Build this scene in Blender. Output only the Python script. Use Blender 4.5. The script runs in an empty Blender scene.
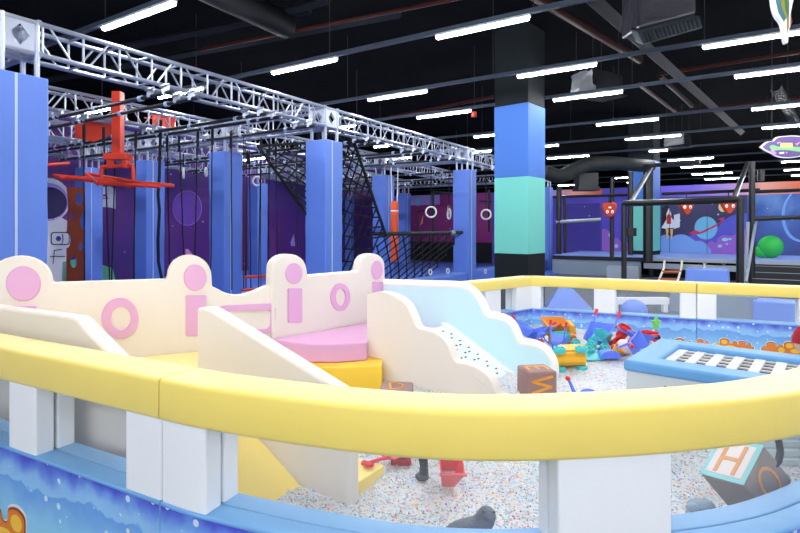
import bpy, bmesh, math, random
import numpy as np
from mathutils import Vector, Matrix, Euler
from mathutils.geometry import tessellate_polygon
random.seed(7)
PI = math.pi
SC = bpy.context.scene
COL = SC.collection
F, CX, HY, HC = 543.0, 400.0, 228.0, 1.5
D1 = Vector((.5418, .8405)); D2 = Vector((-.8405, .5418))

# ------------------------------------------------------------------ camera
cam = bpy.data.cameras.new('camera'); co = bpy.data.objects.new('camera', cam); COL.objects.link(co)
co.location = (0, 0, HC); co.rotation_euler = (PI/2, 0, 0)
cam.sensor_width = 36; cam.lens = 36*F/800; cam.shift_y = -(266.5-HY)/800; cam.clip_end = 200; cam.clip_start = .05
SC.camera = co
vs = SC.view_settings
SC.display_settings.display_device = 'sRGB'
vs.view_transform = 'Standard'; vs.look = 'None'; vs.gamma = 1; vs.use_curve_mapping = False; vs.exposure = 0.2

# ------------------------------------------------------------------ geometry of the view
def PY(px, py, Y): return Vector(((px-CX)/F*Y, Y, HC-(py-HY)/F*Y))
def PZ(px, py, z):
    Y = (HC-z)*F/(py-HY); return Vector(((px-CX)/F*Y, Y, z))
def hit(px, p0, d):
    """column px meets the plan line p0 + t d -> t"""
    q = (px-CX)/F
    return (q*p0[1]-p0[0])/(d[0]-q*d[1])
def wallpt(px, py, p0, d):
    t = hit(px, p0, d); Y = p0[1]+t*d[1]
    return t, HC-(py-HY)/F*Y
def V2(a): return Vector((a[0], a[1]))

# ------------------------------------------------------------------ materials
def s2l(c):
    return tuple(((x/255)/12.92 if x/255 <= .04045 else ((x/255+.055)/1.055)**2.4) for x in c)
MATS = {}
def nodes(m):
    m.use_nodes = True; nt = m.node_tree; return nt, nt.nodes['Principled BSDF']
def mat(name, rgb, rough=.55, metal=0, bump=0, bscale=60, var=0, vscale=8, spec=.4):
    if name in MATS: return MATS[name]
    m = bpy.data.materials.new(name); nt, b = nodes(m); c = s2l(rgb)+(1,)
    b.inputs['Base Color'].default_value = c; b.inputs['Roughness'].default_value = rough
    b.inputs['Metallic'].default_value = metal; b.inputs['Specular IOR Level'].default_value = spec
    tc = nt.nodes.new('ShaderNodeTexCoord')
    n = nt.nodes.new('ShaderNodeTexNoise'); n.inputs['Scale'].default_value = vscale; n.inputs['Detail'].default_value = 4
    nt.links.new(tc.outputs['Object'], n.inputs['Vector'])
    if var:
        mx = nt.nodes.new('ShaderNodeMix'); mx.data_type = 'RGBA'
        mx.inputs['A'].default_value = tuple(x*(1-var) for x in c[:3])+(1,)
        mx.inputs['B'].default_value = tuple(min(1, x*(1+var)) for x in c[:3])+(1,)
        nt.links.new(n.outputs['Fac'], mx.inputs['Factor']); nt.links.new(mx.outputs['Result'], b.inputs['Base Color'])
    if bump:
        n2 = nt.nodes.new('ShaderNodeTexNoise'); n2.inputs['Scale'].default_value = bscale; n2.inputs['Detail'].default_value = 3
        nt.links.new(tc.outputs['Object'], n2.inputs['Vector'])
        bp = nt.nodes.new('ShaderNodeBump'); bp.inputs['Strength'].default_value = bump; bp.inputs['Distance'].default_value = .02
        nt.links.new(n2.outputs['Fac'], bp.inputs['Height']); nt.links.new(bp.outputs['Normal'], b.inputs['Normal'])
    MATS[name] = m; return m
def emit(name, rgb, st):
    m = bpy.data.materials.new(name); nt, b = nodes(m)
    b.inputs['Base Color'].default_value = (.8, .8, .8, 1); b.inputs['Emission Color'].default_value = rgb+(1,); b.inputs['Emission Strength'].default_value = st
    return m

M_yellow = mat('yellow_vinyl', (246, 220, 112), .42, bump=.12, bscale=9, var=.02)
def sheen(m, w):
    b = m.node_tree.nodes['Principled BSDF']; b.inputs['Sheen Weight'].default_value = w; b.inputs['Sheen Roughness'].default_value = .45
sheen(M_yellow, .5)
M_yellow2 = mat('orange_yellow_vinyl', (252, 208, 66), .45, bump=.08, bscale=10, var=.02)
M_white = mat('white_vinyl', (238, 240, 243), .5, bump=.15, bscale=10, var=.01)
M_ledge = mat('sky_blue_vinyl', (114, 168, 220), .45, bump=.12, bscale=14, var=.03)
M_cream = mat('cream_vinyl', (232, 224, 214), .5, bump=.05, bscale=20, var=.01)
M_pink = mat('pink_vinyl', (222, 170, 210), .5, bump=.06, bscale=18, var=.015)
M_ice = mat('pale_aqua_vinyl', (200, 234, 240), .5, bump=.06, bscale=14, var=.015)
M_trimwhite = mat('white_edge_vinyl', (250, 246, 238), .5, bump=.05, bscale=20)
M_slide = mat('white_slide_plastic', (242, 244, 246), .25)
M_black = mat('black_mark', (22, 24, 34), .6)
M_pad = mat('cornflower_blue_vinyl', (92, 126, 210), .45, bump=.2, bscale=6, var=.05, vscale=3)
M_padstrip = mat('pale_velcro_strip', (176, 196, 226), .8)
M_blockblue = mat('foam_block_blue', (112, 146, 232), .55, bump=.08, bscale=10)
M_alu = mat('aluminium_tube', (164, 170, 186), .4, .7, spec=.5)
M_plate = mat('aluminium_plate', (168, 174, 190), .45, .6)
M_pipe = mat('black_pipe', (26, 28, 34), .45)
M_rope = mat('black_rope', (18, 19, 26), .8, bump=.3, bscale=200)
M_red = mat('orange_red_steel', (212, 54, 28), .4)
M_brown = mat('rust_brown_board', (132, 52, 24), .55, var=.1, vscale=20)
M_orange = mat('orange_vinyl', (250, 98, 40), .45)
M_ring = mat('white_ring_plastic', (232, 230, 226), .35)
M_colblue = mat('column_blue_paint', (66, 114, 194), .7, var=.04, vscale=1.5)
M_colmint = mat('column_mint_paint', (112, 200, 186), .7, var=.03, vscale=1.5)
M_coldark = mat('column_charcoal_paint', (26, 31, 34), .8, var=.1, spec=.15)
M_ceil = mat('black_painted_soffit', (12, 13, 17), .95, var=.5, vscale=.6, spec=.02)
M_ductdk = mat('dark_grey_duct', (16, 18, 22), .6, spec=.12, bump=.2, bscale=5)
M_beam = mat('dark_grey_steel', (28, 31, 38), .6, spec=.12)
M_redpipe = mat('red_brown_pipe', (54, 22, 19), .5, spec=.12)
M_rail = mat('grey_trunking', (66, 74, 88), .5, spec=.12)
M_wire = mat('suspension_wire', (46, 48, 54), .5, spec=.12)
M_foil = mat('crumpled_foil', (206, 208, 214), .3, .7, bump=1.0, bscale=7)
M_steelblk = mat('black_steel', (24, 26, 30), .4)
M_steelgr = mat('grey_steel', (158, 168, 182), .4, .3)
M_deckblue = mat('deck_blue_mat', (140, 168, 236), .6)
M_greypan = mat('grey_panel', (132, 146, 164), .6, var=.06, vscale=2)
M_void = mat('black_void', (14, 15, 18), .9)
M_wood = mat('orange_wood', (190, 104, 66), .6)
M_brownblk = mat('mauve_brown_foam', (150, 118, 116), .6, bump=.05, bscale=30)
M_letter = mat('orange_letter_print', (238, 158, 54), .6)
M_tan = mat('tan_letter_print', (226, 166, 112), .6)
M_toyblue = mat('toy_blue_plastic', (100, 130, 236), .3)
M_toyteal = mat('toy_teal_plastic', (72, 190, 190), .3)
M_toyyel = mat('toy_yellow_plastic', (250, 184, 50), .3)
M_toyred = mat('toy_red_plastic', (222, 46, 50), .3)
M_toypink = mat('toy_coral_plastic', (240, 96, 100), .3)
M_toygreen = mat('toy_green_plastic', (120, 210, 90), .3)
M_toywhite = mat('toy_white_plastic', (232, 224, 226), .4)
M_toygrey = mat('toy_grey_rubber', (92, 100, 112), .6, bump=.4, bscale=40, var=.3, vscale=30)
M_toyblack = mat('toy_black_rubber', (46, 52, 62), .5)
M_balloon = mat('green_ball_vinyl', (46, 184, 74), .25)
M_darkred = mat('dark_red_ribbed', (176, 22, 44), .6)
M_floor = mat('grey_floor_carpet', (92, 98, 112), .9, var=.1, vscale=3)
M_matblue = mat('blue_floor_mat', (78, 112, 210), .6)
M_net_w = mat('white_webbing', (216, 216, 218), .8)
M_eye = mat('eye_white_print', (250, 250, 250), .5)
M_maskred = mat('red_orange_pad', (196, 62, 30), .5)

def glass(name):
    m = bpy.data.materials.new(name); m.use_nodes = True; nt = m.node_tree; nt.nodes.clear()
    out = nt.nodes.new('ShaderNodeOutputMaterial'); tr = nt.nodes.new('ShaderNodeBsdfTransparent'); gl = nt.nodes.new('ShaderNodeBsdfGlossy')
    df = nt.nodes.new('ShaderNodeBsdfDiffuse'); df.inputs['Color'].default_value = (.9, .92, .95, 1)
    gl.inputs['Roughness'].default_value = .05
    m1 = nt.nodes.new('ShaderNodeMixShader'); m1.inputs[0].default_value = .10
    m2 = nt.nodes.new('ShaderNodeMixShader'); m2.inputs[0].default_value = .045
    nt.links.new(tr.outputs[0], m1.inputs[1]); nt.links.new(df.outputs[0], m1.inputs[2])
    nt.links.new(m1.outputs[0], m2.inputs[1]); nt.links.new(gl.outputs[0], m2.inputs[2]); nt.links.new(m2.outputs[0], out.inputs[0])
    return m
M_glass = glass('clear_acrylic')

def ramp(nt, stops, interp='LINEAR'):
    r = nt.nodes.new('ShaderNodeValToRGB'); cr = r.color_ramp; cr.interpolation = interp
    while len(cr.elements) < len(stops): cr.elements.new(.5)
    for e, (p, c) in zip(cr.elements, stops): e.position = p; e.color = s2l(c)+(1,)
    return r
def math_node(nt, op, a, b=None):
    n = nt.nodes.new('ShaderNodeMath'); n.operation = op
    for i, x in enumerate((a, b)):
        if x is None: continue
        if isinstance(x, (int, float)): n.inputs[i].default_value = x
        else: nt.links.new(x, n.inputs[i])
    return n.outputs[0]
def snow_print():
    m = bpy.data.materials.new('printed_snowy_sea'); nt, b = nodes(m); b.inputs['Roughness'].default_value = .45
    uv = nt.nodes.new('ShaderNodeUVMap'); uv.uv_map = 'UVMap'
    sx = nt.nodes.new('ShaderNodeSeparateXYZ'); nt.links.new(uv.outputs[0], sx.inputs[0])
    nz = nt.nodes.new('ShaderNodeTexNoise'); nz.inputs['Scale'].default_value = 12; nz.inputs['Detail'].default_value = 6
    nt.links.new(uv.outputs[0], nz.inputs['Vector'])
    nz2 = nt.nodes.new('ShaderNodeTexNoise'); nz2.inputs['Scale'].default_value = 3; nt.links.new(uv.outputs[0], nz2.inputs['Vector'])
    v = math_node(nt, 'ADD', sx.outputs[1], math_node(nt, 'MULTIPLY', math_node(nt, 'SUBTRACT', nz.outputs['Fac'], .5), .10))
    v = math_node(nt, 'ADD', v, math_node(nt, 'MULTIPLY', math_node(nt, 'SUBTRACT', nz2.outputs['Fac'], .5), .07))
    t = math_node(nt, 'DIVIDE', math_node(nt, 'SUBTRACT', .650, v), .30)     # 0 at the top edge .. 1 at .34
    r = ramp(nt, [(0, (70, 70, 192)), (.11, (74, 78, 202)), (.22, (102, 140, 226)), (.34, (140, 190, 240)), (.45, (150, 200, 242)), (.475, (106, 160, 230)), (.9, (146, 206, 240))])
    nt.links.new(t, r.inputs[0])
    vo = nt.nodes.new('ShaderNodeTexVoronoi'); vo.inputs['Scale'].default_value = 25; nt.links.new(uv.outputs[0], vo.inputs['Vector'])
    sep = nt.nodes.new('ShaderNodeSeparateColor'); nt.links.new(vo.outputs['Color'], sep.inputs[0])
    rad = math_node(nt, 'MULTIPLY', math_node(nt, 'SUBTRACT', sep.outputs[0], .30), .46)
    dot = math_node(nt, 'LESS_THAN', vo.outputs['Distance'], rad)
    mx = nt.nodes.new('ShaderNodeMix'); mx.data_type = 'RGBA'; mx.inputs['B'].default_value = s2l((224, 242, 252))+(1,)
    nt.links.new(math_node(nt, 'MULTIPLY', dot, .85), mx.inputs['Factor']); nt.links.new(r.outputs[0], mx.inputs['A'])
    nt.links.new(mx.outputs['Result'], b.inputs['Base Color'])
    return m
M_print = snow_print()
def space_print(name, stops, sc=.25, stars=2.2, off=0, thr=.035):
    m = bpy.data.materials.new(name); nt, b = nodes(m); b.inputs['Roughness'].default_value = .6
    tc = nt.nodes.new('ShaderNodeTexCoord')
    n = nt.nodes.new('ShaderNodeTexNoise'); n.inputs['Scale'].default_value = sc; n.inputs['Detail'].default_value = 5; n.noise_dimensions = '4D'; n.inputs['W'].default_value = off
    nt.links.new(tc.outputs['Object'], n.inputs['Vector'])
    r = ramp(nt, stops); nt.links.new(n.outputs['Fac'], r.inputs[0])
    vo = nt.nodes.new('ShaderNodeTexVoronoi'); vo.inputs['Scale'].default_value = stars; nt.links.new(tc.outputs['Object'], vo.inputs['Vector'])
    sep = nt.nodes.new('ShaderNodeSeparateColor'); nt.links.new(vo.outputs['Color'], sep.inputs[0])
    dot = math_node(nt, 'LESS_THAN', vo.outputs['Distance'], math_node(nt, 'MULTIPLY', sep.outputs[0], thr*2))
    mx = nt.nodes.new('ShaderNodeMix'); mx.data_type = 'RGBA'; mx.inputs['B'].default_value = s2l((214, 190, 240))+(1,)
    nt.links.new(dot, mx.inputs['Factor']); nt.links.new(r.outputs[0], mx.inputs['A']); nt.links.new(mx.outputs['Result'], b.inputs['Base Color'])
    return m
M_purple = space_print('printed_purple_space', [(.3, (50, 32, 108)), (.45, (76, 40, 130)), (.58, (104, 48, 134)), (.7, (126, 56, 138))], .22)
M_magenta = space_print('printed_magenta_space', [(.3, (120, 40, 116)), (.5, (158, 52, 128)), (.7, (176, 84, 160))], .3, off=2)
M_indigo = space_print('printed_indigo_space', [(.35, (70, 58, 170)), (.5, (96, 78, 204)), (.65, (138, 104, 222))], .3, off=4)
M_darkindigo = space_print('printed_dark_indigo', [(.35, (48, 38, 128)), (.5, (60, 48, 150)), (.65, (92, 66, 176))], .3, off=3)
M_night = space_print('printed_night_sky', [(.35, (40, 42, 78)), (.5, (56, 54, 96)), (.65, (70, 62, 110))], .4, off=6)
M_deepblue = space_print('printed_deep_blue_nebula', [(.4, (38, 42, 84)), (.52, (44, 62, 126)), (.64, (62, 100, 176)), (.76, (130, 176, 230))], .35, off=8.3)
M_sunset = space_print('printed_sunset_band', [(.0, (112, 92, 214)), (.22, (186, 150, 226)), (.42, (246, 170, 150)), (.62, (224, 104, 70)), (.9, (150, 84, 96))], .3, off=1.5)
def sunset_along():
    nt = M_sunset.node_tree; tc = nt.nodes.new('ShaderNodeTexCoord'); sx = nt.nodes.new('ShaderNodeSeparateXYZ'); nt.links.new(tc.outputs['Object'], sx.inputs[0])
    rp = [n for n in nt.nodes if n.type == 'VALTORGB'][0]; nz = [n for n in nt.nodes if n.type == 'TEX_NOISE'][0]
    f = math_node(nt, 'ADD', math_node(nt, 'DIVIDE', math_node(nt, 'ADD', sx.outputs[0], 1.9), 4.2), math_node(nt, 'MULTIPLY', math_node(nt, 'SUBTRACT', nz.outputs['Fac'], .5), .5)); nt.links.new(f, rp.inputs[0])
sunset_along()
def flat(name, rgb): return mat(name, rgb, .6)
PR = {k: flat('print_'+k, c) for k, c in dict(white=(236, 236, 244), dark=(46, 32, 88), planet=(128, 80, 186), planet2=(176, 126, 222), pink=(236, 150, 210), mint=(104, 196, 160),
      cloud1=(126, 168, 232), cloud2=(92, 92, 204), cloud3=(156, 98, 200), sky=(120, 196, 232), ringred=(214, 60, 110), rocketred=(206, 50, 44), flame=(250, 200, 110),
      black=(20, 20, 26), lav=(178, 160, 236), aqua=(150, 220, 220), yel=(240, 214, 140), orange=(226, 128, 44), gold=(244, 196, 66), brownp=(150, 70, 40), sign=(112, 92, 150), signgreen=(140, 206, 140), navy=(60, 66, 160)).items()}

def beads_mat():
    m = bpy.data.materials.new('coloured_bead_filling'); nt, b = nodes(m); b.inputs['Roughness'].default_value = .45
    tc = nt.nodes.new('ShaderNodeTexCoord')
    vo = nt.nodes.new('ShaderNodeTexVoronoi'); vo.inputs['Scale'].default_value = 95; nt.links.new(tc.outputs['Object'], vo.inputs['Vector'])
    sep = nt.nodes.new('ShaderNodeSeparateColor'); nt.links.new(vo.outputs['Color'], sep.inputs[0])
    r = ramp(nt, [(0, (214, 217, 222)), (.36, (194, 210, 224)), (.52, (222, 214, 214)), (.64, (162, 198, 222)), (.71, (226, 200, 198)), (.78, (196, 214, 204)), (.84, (208, 172, 146)), (.88, (140, 156, 190)), (.93, (228, 196, 140)), (.965, (208, 150, 152))], 'CONSTANT')
    nt.links.new(sep.outputs[0], r.inputs[0]); nt.links.new(r.outputs[0], b.inputs['Base Color'])
    bp = nt.nodes.new('ShaderNodeBump'); bp.inputs['Strength'].default_value = .5; bp.inputs['Distance'].default_value = .006; bp.invert = True
    nt.links.new(vo.outputs['Distance'], bp.inputs['Height']); nt.links.new(bp.outputs['Normal'], b.inputs['Normal'])
    return m
M_beads = beads_mat()

# ------------------------------------------------------------------ mesh builder
class G:
    def __init__(s, *mats):
        s.bm = bmesh.new(); s.mats = list(mats); s.cur = 0; s.uv = None
    def m(s, mt):
        if mt not in s.mats: s.mats.append(mt)
        s.cur = s.mats.index(mt); return s
    def face(s, vv):
        try:
            f = s.bm.faces.new(vv); f.material_index = s.cur; return f
        except ValueError: return None
    def poly(s, pts): return s.face([s.bm.verts.new(p) for p in pts])
    def hexa(s, b, t):
        """b, t: four points each, same winding"""
        B = [s.bm.verts.new(p) for p in b]; T = [s.bm.verts.new(p) for p in t]
        s.face(B[::-1]); s.face(T); n = len(b)
        for i in range(n): s.face([B[i], B[(i+1) % n], T[(i+1) % n], T[i]])
    def box(s, c, d, M=None):
        x, y, z = d[0]/2, d[1]/2, d[2]/2; c = Vector(c)
        q = [(-x, -y), (x, -y), (x, y), (-x, y)]
        f = (lambda p: M @ (c+Vector(p))) if M else (lambda p: c+Vector(p))
        s.hexa([f((a, b, -z)) for a, b in q], [f((a, b, z)) for a, b in q])
    def tube(s, pts, r, n=8, caps=True, r2=None):
        pts = [Vector(p) for p in pts]; rings = []; N = len(pts)
        up = None
        for i, p in enumerate(pts):
            d = (pts[min(i+1, N-1)]-pts[max(i-1, 0)]).normalized()
            if up is None:
                up = Vector((0, 0, 1)) if abs(d.z) < .9 else Vector((1, 0, 0))
            a = d.cross(up); a = a.normalized() if a.length > 1e-6 else Vector((1, 0, 0)); b = a.cross(d).normalized(); up = b
            rr = r if r2 is None else r+(r2-r)*i/(N-1)
            rings.append([s.bm.verts.new(p+rr*(math.cos(2*PI*k/n)*a+math.sin(2*PI*k/n)*b)) for k in range(n)])
        for A, B in zip(rings, rings[1:]):
            for k in range(n): s.face([A[k], A[(k+1) % n], B[(k+1) % n], B[k]])
        if caps: s.face(rings[0][::-1]); s.face(rings[-1])
    def ring(s, c, R, r, ax, n=24, k=8):
        """torus about axis ax"""
        ax = Vector(ax).normalized(); a = ax.orthogonal().normalized(); b = ax.cross(a); c = Vector(c); rings = []
        for i in range(n):
            t = 2*PI*i/n; e = math.cos(t)*a+math.sin(t)*b
            rings.append([s.bm.verts.new(c+e*(R+r*math.cos(2*PI*j/k))+ax*r*math.sin(2*PI*j/k)) for j in range(k)])
        for i in range(n):
            A, B = rings[i], rings[(i+1) % n]
            for j in range(k): s.face([A[j], A[(j+1) % k], B[(j+1) % k], B[j]])
    def ell(s, c, d, M=None, u=16, v=10):
        """ellipsoid"""
        c = Vector(c); f = (lambda p: M @ (c+p)) if M else (lambda p: c+p)
        rows = []
        for j in range(1, v):
            t = PI*j/v
            rows.append([s.bm.verts.new(f(Vector((d[0]*math.sin(t)*math.cos(2*PI*i/u), d[1]*math.sin(t)*math.sin(2*PI*i/u), d[2]*math.cos(t))))) for i in range(u)])
        top = s.bm.verts.new(f(Vector((0, 0, d[2])))); bot = s.bm.verts.new(f(Vector((0, 0, -d[2]))))
        for A, B in zip(rows, rows[1:]):
            for i in range(u): s.face([A[i], B[i], B[(i+1) % u], A[(i+1) % u]])
        for i in range(u):
            s.face([top, rows[0][i], rows[0][(i+1) % u]]); s.face([bot, rows[-1][(i+1) % u], rows[-1][i]])
    def lathe(s, prof, c=(0, 0, 0), M=None, n=20, caps=True):
        c = Vector(c); f = (lambda p: M @ (c+p)) if M else (lambda p: c+p); R = []
        for r, z in prof: R.append([s.bm.verts.new(f(Vector((r*math.cos(2*PI*k/n), r*math.sin(2*PI*k/n), z)))) for k in range(n)])
        for A, B in zip(R, R[1:]):
            for k in range(n): s.face([A[k], A[(k+1) % n], B[(k+1) % n], B[k]])
        if caps: s.face(R[0][::-1]); s.face(R[-1])
    def prism(s, pts, f0, f1, holes=()):
        """2-D outline; f0/f1 map a 2-D point to the two end faces"""
        loops = [list(pts)]+[list(h) for h in holes]
        allp = [p for l in loops for p in l]
        A = [s.bm.verts.new(f0(p)) for p in allp]; B = [s.bm.verts.new(f1(p)) for p in allp]
        if holes:
            for t in tessellate_polygon([[Vector((p[0], p[1], 0)) for p in l] for l in loops]):
                s.face([A[i] for i in t]); s.face([B[i] for i in t][::-1])
        else:
            s.face(A); s.face(B[::-1])
        k = 0
        for l in loops:
            n = len(l)
            for i in range(n): s.face([A[k+i], B[k+i], B[k+(i+1) % n], A[k+(i+1) % n]])
            k += n
    def done(s, recalc=True):
        bm = s.bm
        if recalc: bmesh.ops.recalc_face_normals(bm, faces=bm.faces[:])
        for e in bm.edges:
            if len(e.link_faces) == 2 and e.calc_face_angle(0) > .7: e.smooth = False
        for f in bm.faces: f.smooth = True
        return bm

WM = {}
def link(o, label=None, cat=None, group=None, kind=None):
    COL.objects.link(o)
    if label: o['label'] = label
    if cat: o['category'] = cat
    if group: o['group'] = group
    if kind: o['kind'] = kind
    return o
def thing(name, label, cat, loc=(0, 0, 0), rot=(0, 0, 0), group=None, kind=None):
    o = bpy.data.objects.new(name, None); o.empty_display_size = .1
    o.location = loc; o.rotation_euler = rot
    WM[o] = Matrix.Translation(Vector(loc)) @ Euler(rot).to_matrix().to_4x4()
    return link(o, label, cat, group, kind)
def part(g, name, parent=None, bevel=0, segs=3, local=False, label=None, kind=None, recalc=True, subsurf=0):
    bm = g.done(recalc)
    W = Matrix()
    if parent is not None:
        W = WM[parent]
        if not local: bm.transform(W.inverted())
    me = bpy.data.meshes.new(name); bm.to_mesh(me); bm.free()
    for x in g.mats: me.materials.append(x)
    o = bpy.data.objects.new(name, me); o.parent = parent; WM[o] = W
    link(o, label, None, None, kind)
    if bevel:
        md = o.modifiers.new('b', 'BEVEL'); md.width = bevel; md.segments = segs; md.limit_method = 'ANGLE'; md.angle_limit = math.radians(40); md.harden_normals = True
    if subsurf:
        md = o.modifiers.new('s', 'SUBSURF'); md.levels = subsurf; md.render_levels = subsurf
    return o
def solo(g, name, label, cat, group=None, kind=None, **k):
    """a thing that is one mesh: origin moved to its base"""
    xs = [v.co for v in g.bm.verts]
    c = Vector(((min(v.x for v in xs)+max(v.x for v in xs))/2, (min(v.y for v in xs)+max(v.y for v in xs))/2, min(v.z for v in xs)))
    g.bm.transform(Matrix.Translation(-c))
    o = part(g, name, **k); o.location = c; WM[o] = Matrix.Translation(c)
    for a, b in (('label', label), ('category', cat), ('group', group), ('kind', kind)):
        if b: o[a] = b
    return o
def struct(g, name, label=None, **k):
    o = part(g, name, **k); o['kind'] = 'structure'
    if label: o['label'] = label
    return o
def copy_tree(o, parent=None):
    c = o.copy(); COL.objects.link(c); c.parent = parent
    for ch in [x for x in COL.objects if x.parent == o]: copy_tree(ch, c)
    return c
ORD = ['first', 'second', 'third', 'fourth', 'fifth', 'sixth', 'seventh', 'eighth', 'ninth', 'tenth', 'eleventh', 'twelfth', 'thirteenth', 'fourteenth', 'fifteenth', 'sixteenth', 'seventeenth', 'eighteenth', 'nineteenth', 'twentieth']
def ell2(cx, cy, rx, ry, n=28, a0=0, a1=2*PI, endpoint=False):
    N = n if not endpoint else n-1
    return [(cx+rx*math.cos(a0+(a1-a0)*i/N), cy+ry*math.sin(a0+(a1-a0)*i/N)) for i in range(n)]
def rrect(x0, y0, x1, y1, r, n=4):
    o = []
    for cx, cy, a in ((x1-r, y1-r, 0), (x0+r, y1-r, PI/2), (x0+r, y0+r, PI), (x1-r, y0+r, 1.5*PI)):
        o += [(cx+r*math.cos(a+PI/2*i/n), cy+r*math.sin(a+PI/2*i/n)) for i in range(n+1)]
    return o
def smooth2(pts, n=4):
    """Catmull-Rom through open 2-D points"""
    P = [Vector(p) for p in pts]; P = [2*P[0]-P[1]]+P+[2*P[-1]-P[-2]]; out = []
    for i in range(1, len(P)-2):
        a, b, c, d = P[i-1:i+3]
        for k in range(n):
            t = k/n; out.append(.5*(2*b+(c-a)*t+(2*a-5*b+4*c-d)*t*t+(3*b-3*c+d-a)*t**3))
    return out+[P[-2]]

# ================================================================== the room
def quad_wall(g, p, q, z0, z1, th):
    d = (V2(q)-V2(p)).normalized(); n = Vector((d.y, -d.x))*th
    a, b = V2(p), V2(q)
    g.hexa([(a.x, a.y, z0), (b.x, b.y, z0), (b.x-n.x, b.y-n.y, z0), (a.x-n.x, a.y-n.y, z0)], [(a.x, a.y, z1), (b.x, b.y, z1), (b.x-n.x, b.y-n.y, z1), (a.x-n.x, a.y-n.y, z1)])
g = G(M_floor); g.box((0, 22, -.05), (90, 70, .1)); struct(g, 'floor', 'grey carpet floor of the hall')
g = G(M_ceil); g.box((0, 22, 5.3), (90, 70, .2)); struct(g, 'ceiling', 'black painted ceiling of the hall')
# near corners of the four pillars along the front of the ropes course
C0 = Vector((-3.6, 4.84)); C1 = Vector((-1.19, 8.7)); C2 = Vector((1.67, 13.19)); C3 = Vector((5.19, 18.9))
WL0 = C1+9.2*D2                                            # a point of the left wall
WB0 = Vector((10.9, 18.5))                                 # a point of the back wall
def cross2(p, d, q, e):
    w = V2(q)-V2(p); k = d[0]*e[1]-d[1]*e[0]; return V2(p)+V2(d)*((w[0]*e[1]-w[1]*e[0])/k)
KNR = cross2(WL0, D1, WB0, D2)
WLs = WL0-D1*12; WBe = WB0-D2*14
g = G(M_purple); quad_wall(g, WLs, KNR, 0, 4.5, .15); struct(g, 'wall_left', 'purple space print on the wall behind the ropes course')
g = G(M_indigo); quad_wall(g, KNR, WBe, 0, 3.0, .15); struct(g, 'wall_back', 'space mural partition at the back of the hall')
g = G(M_void); g.box((0, 56.9, 2.6), (90, .2, 5.4)); struct(g, 'wall_far', 'black far end of the hall')

def decal_tools(p0, d, out):
    """printing on a wall: pixel outline -> thin printed layer on the wall plane"""
    def put(g, mt, pts, layer=1):
        q = []
        for x, y in pts:
            t, z = wallpt(x, y, p0, d); p = V2(p0)+V2(d)*t+V2(out)*(.008*layer); q.append((p.x, p.y, z))
        g.m(mt); g.poly(q)
    return put
# --- print on the left wall
put = decal_tools(WL0, D1, -D2)
g = G(M_purple)
put(g, PR['white'], ell2(48, 200, 22, 22), 2); put(g, PR['lav'], ell2(48, 202, 20, 19), 3); put(g, PR['dark'], ell2(48, 203, 18.5, 16), 4)
put(g, PR['white'], [(24, 217), (60, 217), (67, 221), (70, 240), (66, 266), (62, 290), (20, 290), (20, 240)], 3)
put(g, PR['black'], rrect(50, 232, 69, 245, 3), 4); put(g, PR['white'], rrect(51, 233, 68, 244, 2.4), 5); put(g, PR['navy'], ell2(57.5, 238.5, 2.6, 2.6), 6)
for l in ([(53, 250), (61, 249), (61, 249.8), (53.8, 250.8), (52.5, 264), (51.8, 264)], [(49, 256), (64, 256), (64, 256.8), (49, 256.8)], [(61, 234), (62, 234), (62.6, 240), (61.2, 244), (60.4, 244), (61.6, 240)]): put(g, PR['black'], l, 6)
put(g, PR['mint'], [(62, 262), (80, 258), (112, 268), (120, 300), (60, 300)], 3)
solo(g, 'printed_astronaut', 'large printed astronaut in a white suit on the purple wall beside the rust board', 'print')
g = G(); put(g, PR['white'], [(96, 187), (110, 186.5), (115, 189), (115, 209), (110, 207.5), (96, 206.5)], 2); put(g, PR['dark'], [(98, 198), (108, 197.5), (108, 198.6), (98, 199)], 3)
put(g, PR['rocketred'], [(98, 196), (105, 194), (107, 196.5), (98, 197)], 3)
solo(g, 'printed_flag', 'white printed flag with a small emblem planted beside the astronaut', 'print')
g = G(); put(g, PR['planet2'], ell2(187, 208, 14.8, 17.7), 2); put(g, PR['planet'], ell2(186.6, 208, 14, 17), 3)
solo(g, 'printed_planet', 'round violet planet printed on the purple wall between two blue pillars', 'print')
for l, mt, lab in (([(185, 249), (188, 249), (192, 254), (192, 262), (186, 262)], 'pink', 'small pink comet printed just above the second crest of the castle'), ([(255.5, 221), (257, 219), (263, 212), (258, 219.5), (256.5, 223)], 'pink', 'thin pink comet printed left on the purple panel beside the tall blue pillar'), ([(290, 243), (293.5, 234), (295, 246), (291, 246)], 'lav', 'small pale drop shape printed low on the purple panel beside the tall blue pillar')):
    g = G(); put(g, PR[mt], l, 2); solo(g, 'printed_comet', lab, 'print')
# --- print on the back wall
put = decal_tools(WB0, D2, -D1)
def zline(z, px):
    t = hit(px, WB0, D2); return HY-(z-HC)*F/(WB0[1]+t*D2[1])
def band(g, mt, x0, x1, z0, z1, layer=1):
    put(g, mt, [(x0, zline(z0, x0)), (x1, zline(z0, x1)), (x1, zline(z1, x1)), (x0, zline(z1, x0))], layer)
g = G(); band(g, M_magenta, 395, 492, .88, 3.0); band(g, PR['black'], 395, 492, 0, .88)
band(g, PR['lav'], 396, 440, 2.55, 3.0, 2)
put(g, PR['sky'], ell2(418, 202, 2, 4), 3); put(g, PR['yel'], ell2(449, 210, 1.6, 5.5), 3); put(g, PR['pink'], [(435, 205), (438.5, 197), (437.5, 204)], 3); put(g, PR['gold'], [(420, 226), (423.5, 215), (423, 223)], 3)
solo(g, 'mural_panel', 'magenta space mural with pale planets above a black dado', 'mural')
g = G(); band(g, M_indigo, 553, 602, .5, 2.7); band(g, M_sunset, 553, 602, 2.7, 3.0, 1)
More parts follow.
